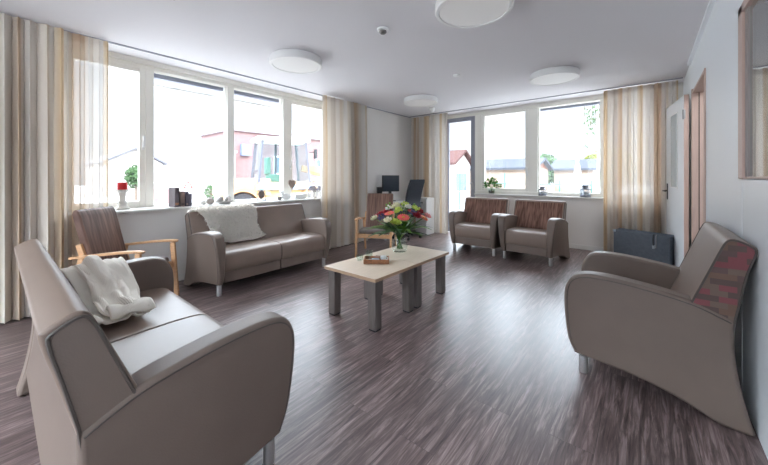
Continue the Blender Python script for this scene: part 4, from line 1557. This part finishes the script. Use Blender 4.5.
obj('mirror', MB().bar((.85, -.7, 2.3), (1.0, -.95, 2.3), .03, .03).box(.95, 1.02, -1.05, -.85, 2.05, 2.4), DARK, cab)
for x in (-1.45, 1.05):
    for s in (-1, 1):
        wv_ = obj('wheel', MB().lathe([(.2, -.18), (.39, -.2), (.44, -.14), (.44, .14), (.39, .2), (.2, .18)], 28, Matrix.Translation((x, s * .78, .44)) @ Matrix.Rotation(R(90), 4, 'X')), TYRE, t)
        obj('rim', MB().lathe([(.0, -.15), (.2, -.19), (.2, .19), (.0, .15)], 20, Matrix.Translation((x, s * .78, .44)) @ Matrix.Rotation(R(90), 4, 'X')), ORANGE, wv_)
    for s in (-1, 1):
        fp = [(x + .60 * math.cos(a), .44 + .60 * math.sin(a)) for a in [PI * k / 10 for k in range(11)]] + [(x + .49 * math.cos(a), .44 + .49 * math.sin(a)) for a in [PI * k / 10 for k in range(10, -1, -1)]]
        obj('fender', MB().prism(fp, -.22, .22), ORANGE, t, loc=(0, s * .78, 0)).rotation_euler = (0, 0, 0)
for o in [c for c in t.children if c.name.startswith('fender')]:
    me = o.data
    for v in me.vertices:       # the arch profile was drawn along y; turn it to run along the machine
        v.co = (v.co.y, v.co.x, v.co.z)
    me.flip_normals()
bm_ = MB()
for s in (-.4, .4):
    bm_.bar((.9, s, 1.75), (2.5, s, 1.35), .12, .26)
    bm_.bar((2.5, s, 1.40), (3.3, s, .65), .12, .24)
obj('boom_arm', bm_, ORANGE, t, bevel=.02)
obj('hydraulic_ram', MB().tube([(1.0, 0, 1.2), (2.4, 0, 1.55)], .06, 10).tube([(1.2, .2, 1.0), (2.6, .2, 1.2)], .05, 10), STEEL, t)
obj('bucket', MB().prism([(3.2, .2), (4.1, .15), (4.1, .2), (3.5, .35), (3.35, .8), (3.7, 1.15), (3.6, 1.2), (3.2, .85)], 0, 0).add([], []) if False else
    MB().add([(x, y, z) for y in (-1.0, 1.0) for x, z in ((3.2, .2), (4.1, .15), (4.1, .2), (3.5, .32), (3.35, .8), (3.7, 1.15), (3.6, 1.2), (3.2, .85))],
             [tuple(range(8)), tuple(reversed(range(8, 16)))] + [(i, 8 + i, 8 + (i + 1) % 8, (i + 1) % 8) for i in range(8)]), ORANGE, t, smooth=False)


def crown(mb, c, rx, ry, rz, n, size, rnd, droop=0.0):
    for k in range(n):
        d = Vector((rnd.gauss(0, 1), rnd.gauss(0, 1), rnd.gauss(0, 1))).normalized() * rnd.uniform(.35, 1) ** .6
        p = Vector((c[0] + d.x * rx, c[1] + d.y * ry, c[2] + d.z * rz))
        a = Vector((rnd.gauss(0, 1), rnd.gauss(0, 1), rnd.gauss(0, 1) - droop)).normalized() * size * rnd.uniform(.6, 1.3)
        b = a.cross(Vector((rnd.gauss(0, 1), rnd.gauss(0, 1), rnd.gauss(0, 1)))).normalized() * size * .45
        mb.add([p - a, p + b, p + a, p - b], [(0, 1, 2, 3)])
    return mb


def tree(name, label, x, y, h, cr, n, m, size=.14, group=None, low=.35, seed=1):
    rnd = random.Random(seed)
    t = thing(name, label, 'tree', (x, y, GZ), 0, group)
    obj('trunk', MB().tube([(0, 0, 0), (.03, .02, h * .4), (0, 0, h * .8)], .09, 8, r2=.03), mat('bark', srgb(110, 96, 84), .9) if 'bark' not in bpy.data.materials else bpy.data.materials['bark'], t)
    mb = MB()
    zc = h * (low + 1) / 2
    crown(mb, (0, 0, zc), cr, cr, h * (1 - low) / 2, n, size, rnd)
    obj('foliage', mb, m, t, smooth=False)
    return t


TG = mat('tree_green', srgb(66, 92, 54), .8, noise=.25, nscale=3)
TY = mat('tree_yellow_green', srgb(116, 120, 54), .8, noise=.25, nscale=3)
tree('leafy_tree', 'green tree in front of the pale gabled house beyond the left window', -23.6, 5.35, 2.1, .55, 700, TG, .12, seed=2)
tree('leafy_tree', 'bush at the foot of the pale flat roofed building', -20.3, 8.25, .95, .35, 300, TG, .08, low=.05, seed=3)

# beyond the back windows
gable_house('red_roofed_house', 'white house with dark red roof seen through the terrace door', 'house', -15, -7.7, 15.0, 17.0, 1.95, 2.6, PALE, ROOFR, 'x', wins=(('-y', -7.6, -6.9, .5, 1.5), ('-y', -8.7, -8.0, .5, 1.5)))
gable_house('garden_shed', 'cream shed with blue grey roof behind the potted plant', 'shed', -10.2, -4.65, 18.0, 21.4, 1.72, 2.22, CREAMW, ROOFG, 'x', BRICKO)
gable_house('garden_shed', 'cream shed with blue grey roof further right behind the lanterns', 'shed', -4.45, -2.4, 22.0, 25.0, 1.72, 2.25, CREAMW, ROOFG, 'x', BRICKO)
FG = mat('fence_green', srgb(70, 104, 96), .5)
t = thing('metal_fence', 'thin green metal fence in front of the sheds', 'fence', (-4.2, 12.6, GZ))
for k in range(6):
    obj('fence_post', B(-2.0 + k * .95, -1.95 + k * .95, -.025, .025, 0, 1.55 - .25 * (k > 2)), FG, t)
obj('rail', B(-2.0, 2.8, -.015, .015, 1.12, 1.16), FG, t)
obj('lower_rail', B(-2.0, 2.8, -.015, .015, .25, .28), FG, t)
t = thing('closed_parasol', 'closed white garden parasol outside the right pane of the back window', 'parasol', (-1.35, 9.3, GZ))
obj('pole', MB().cyl(0, 0, 0, 1.85, .022, 10), STEEL, t)
fl_ = []
for k in range(9):
    f = k / 8
    fl_.append((.05 + .10 * (1 - f) ** .8 * (1 if k else .9), .55 + 1.15 * f))
canopy = MB()
canopy.lathe(fl_ + [(.02, 1.78)], 20)
canopy.v = [(x * (1 + .18 * math.sin(8 * math.atan2(y, x))), y * (1 + .18 * math.sin(8 * math.atan2(y, x))), z) for x, y, z in canopy.v]
obj('folded_canopy', canopy, mat('parasol_canvas', srgb(160, 160, 160), .9), t)
obj('finial', MB().ball((0, 0, 1.85), .05, .05, .12, 10, 8), SCR, t)
obj('base', MB().lathe([(.0, 0), (.28, 0), (.28, .06), (.05, .1)], 24), SCR, t)
tree('leafy_tree', 'yellow green tree behind the far shed at right', -2.3, 29.5, 3.7, 1.7, 1500, TY, .2, seed=5, low=.1)
tree('leafy_tree', 'pale green treetop rising behind the sheds at the window mullion', -6.3, 27.8, 3.3, 1.1, 900, TG, .2, seed=6, low=.2)
tree('leafy_tree', 'low green bush outside the right end of the back window', -.72, 10.2, 1.05, .42, 600, TG, .09, seed=7, low=.05)
# birch with hanging branches
rnd = random.Random(12)
t = thing('weeping_birch', 'birch with thin hanging green branches outside the back window', 'tree', (-1.25, 12.4, GZ))
obj('trunk', MB().tube([(0, 0, 0), (.04, 0, 2.0), (-.02, .02, 5.2)], .05, 8, r2=.025), mat('birch_bark', srgb(176, 172, 166), .8), t)
mb = MB()
lv = MB()
for k in range(16):
    a, r = rnd.uniform(0, 2 * PI), rnd.uniform(.08, .5)
    top = rnd.uniform(4.2, 5.3)
    x, y = r * math.cos(a), r * math.sin(a)
    low = rnd.uniform(2.2, 3.4)
    mb.tube([(0, 0, top - .3), (x * .7, y * .7, top), (x, y, top - .4), (x * 1.05, y, low)], .006, 4)
    for q in range(16):
        z = rnd.uniform(low, top - .2)
        p = Vector((x + rnd.gauss(0, .05), y + rnd.gauss(0, .05), z))
        d = Vector((rnd.gauss(0, .5), rnd.gauss(0, .5), -1)).normalized() * .06
        b = d.cross(Vector((rnd.gauss(0, 1), rnd.gauss(0, 1), .1))).normalized() * .025
        lv.add([p - d, p + b, p + d, p - b], [(0, 1, 2, 3)])
obj('branch', mb, bpy.data.materials['bark'], t)
obj('foliage', lv, TG, t, smooth=False)
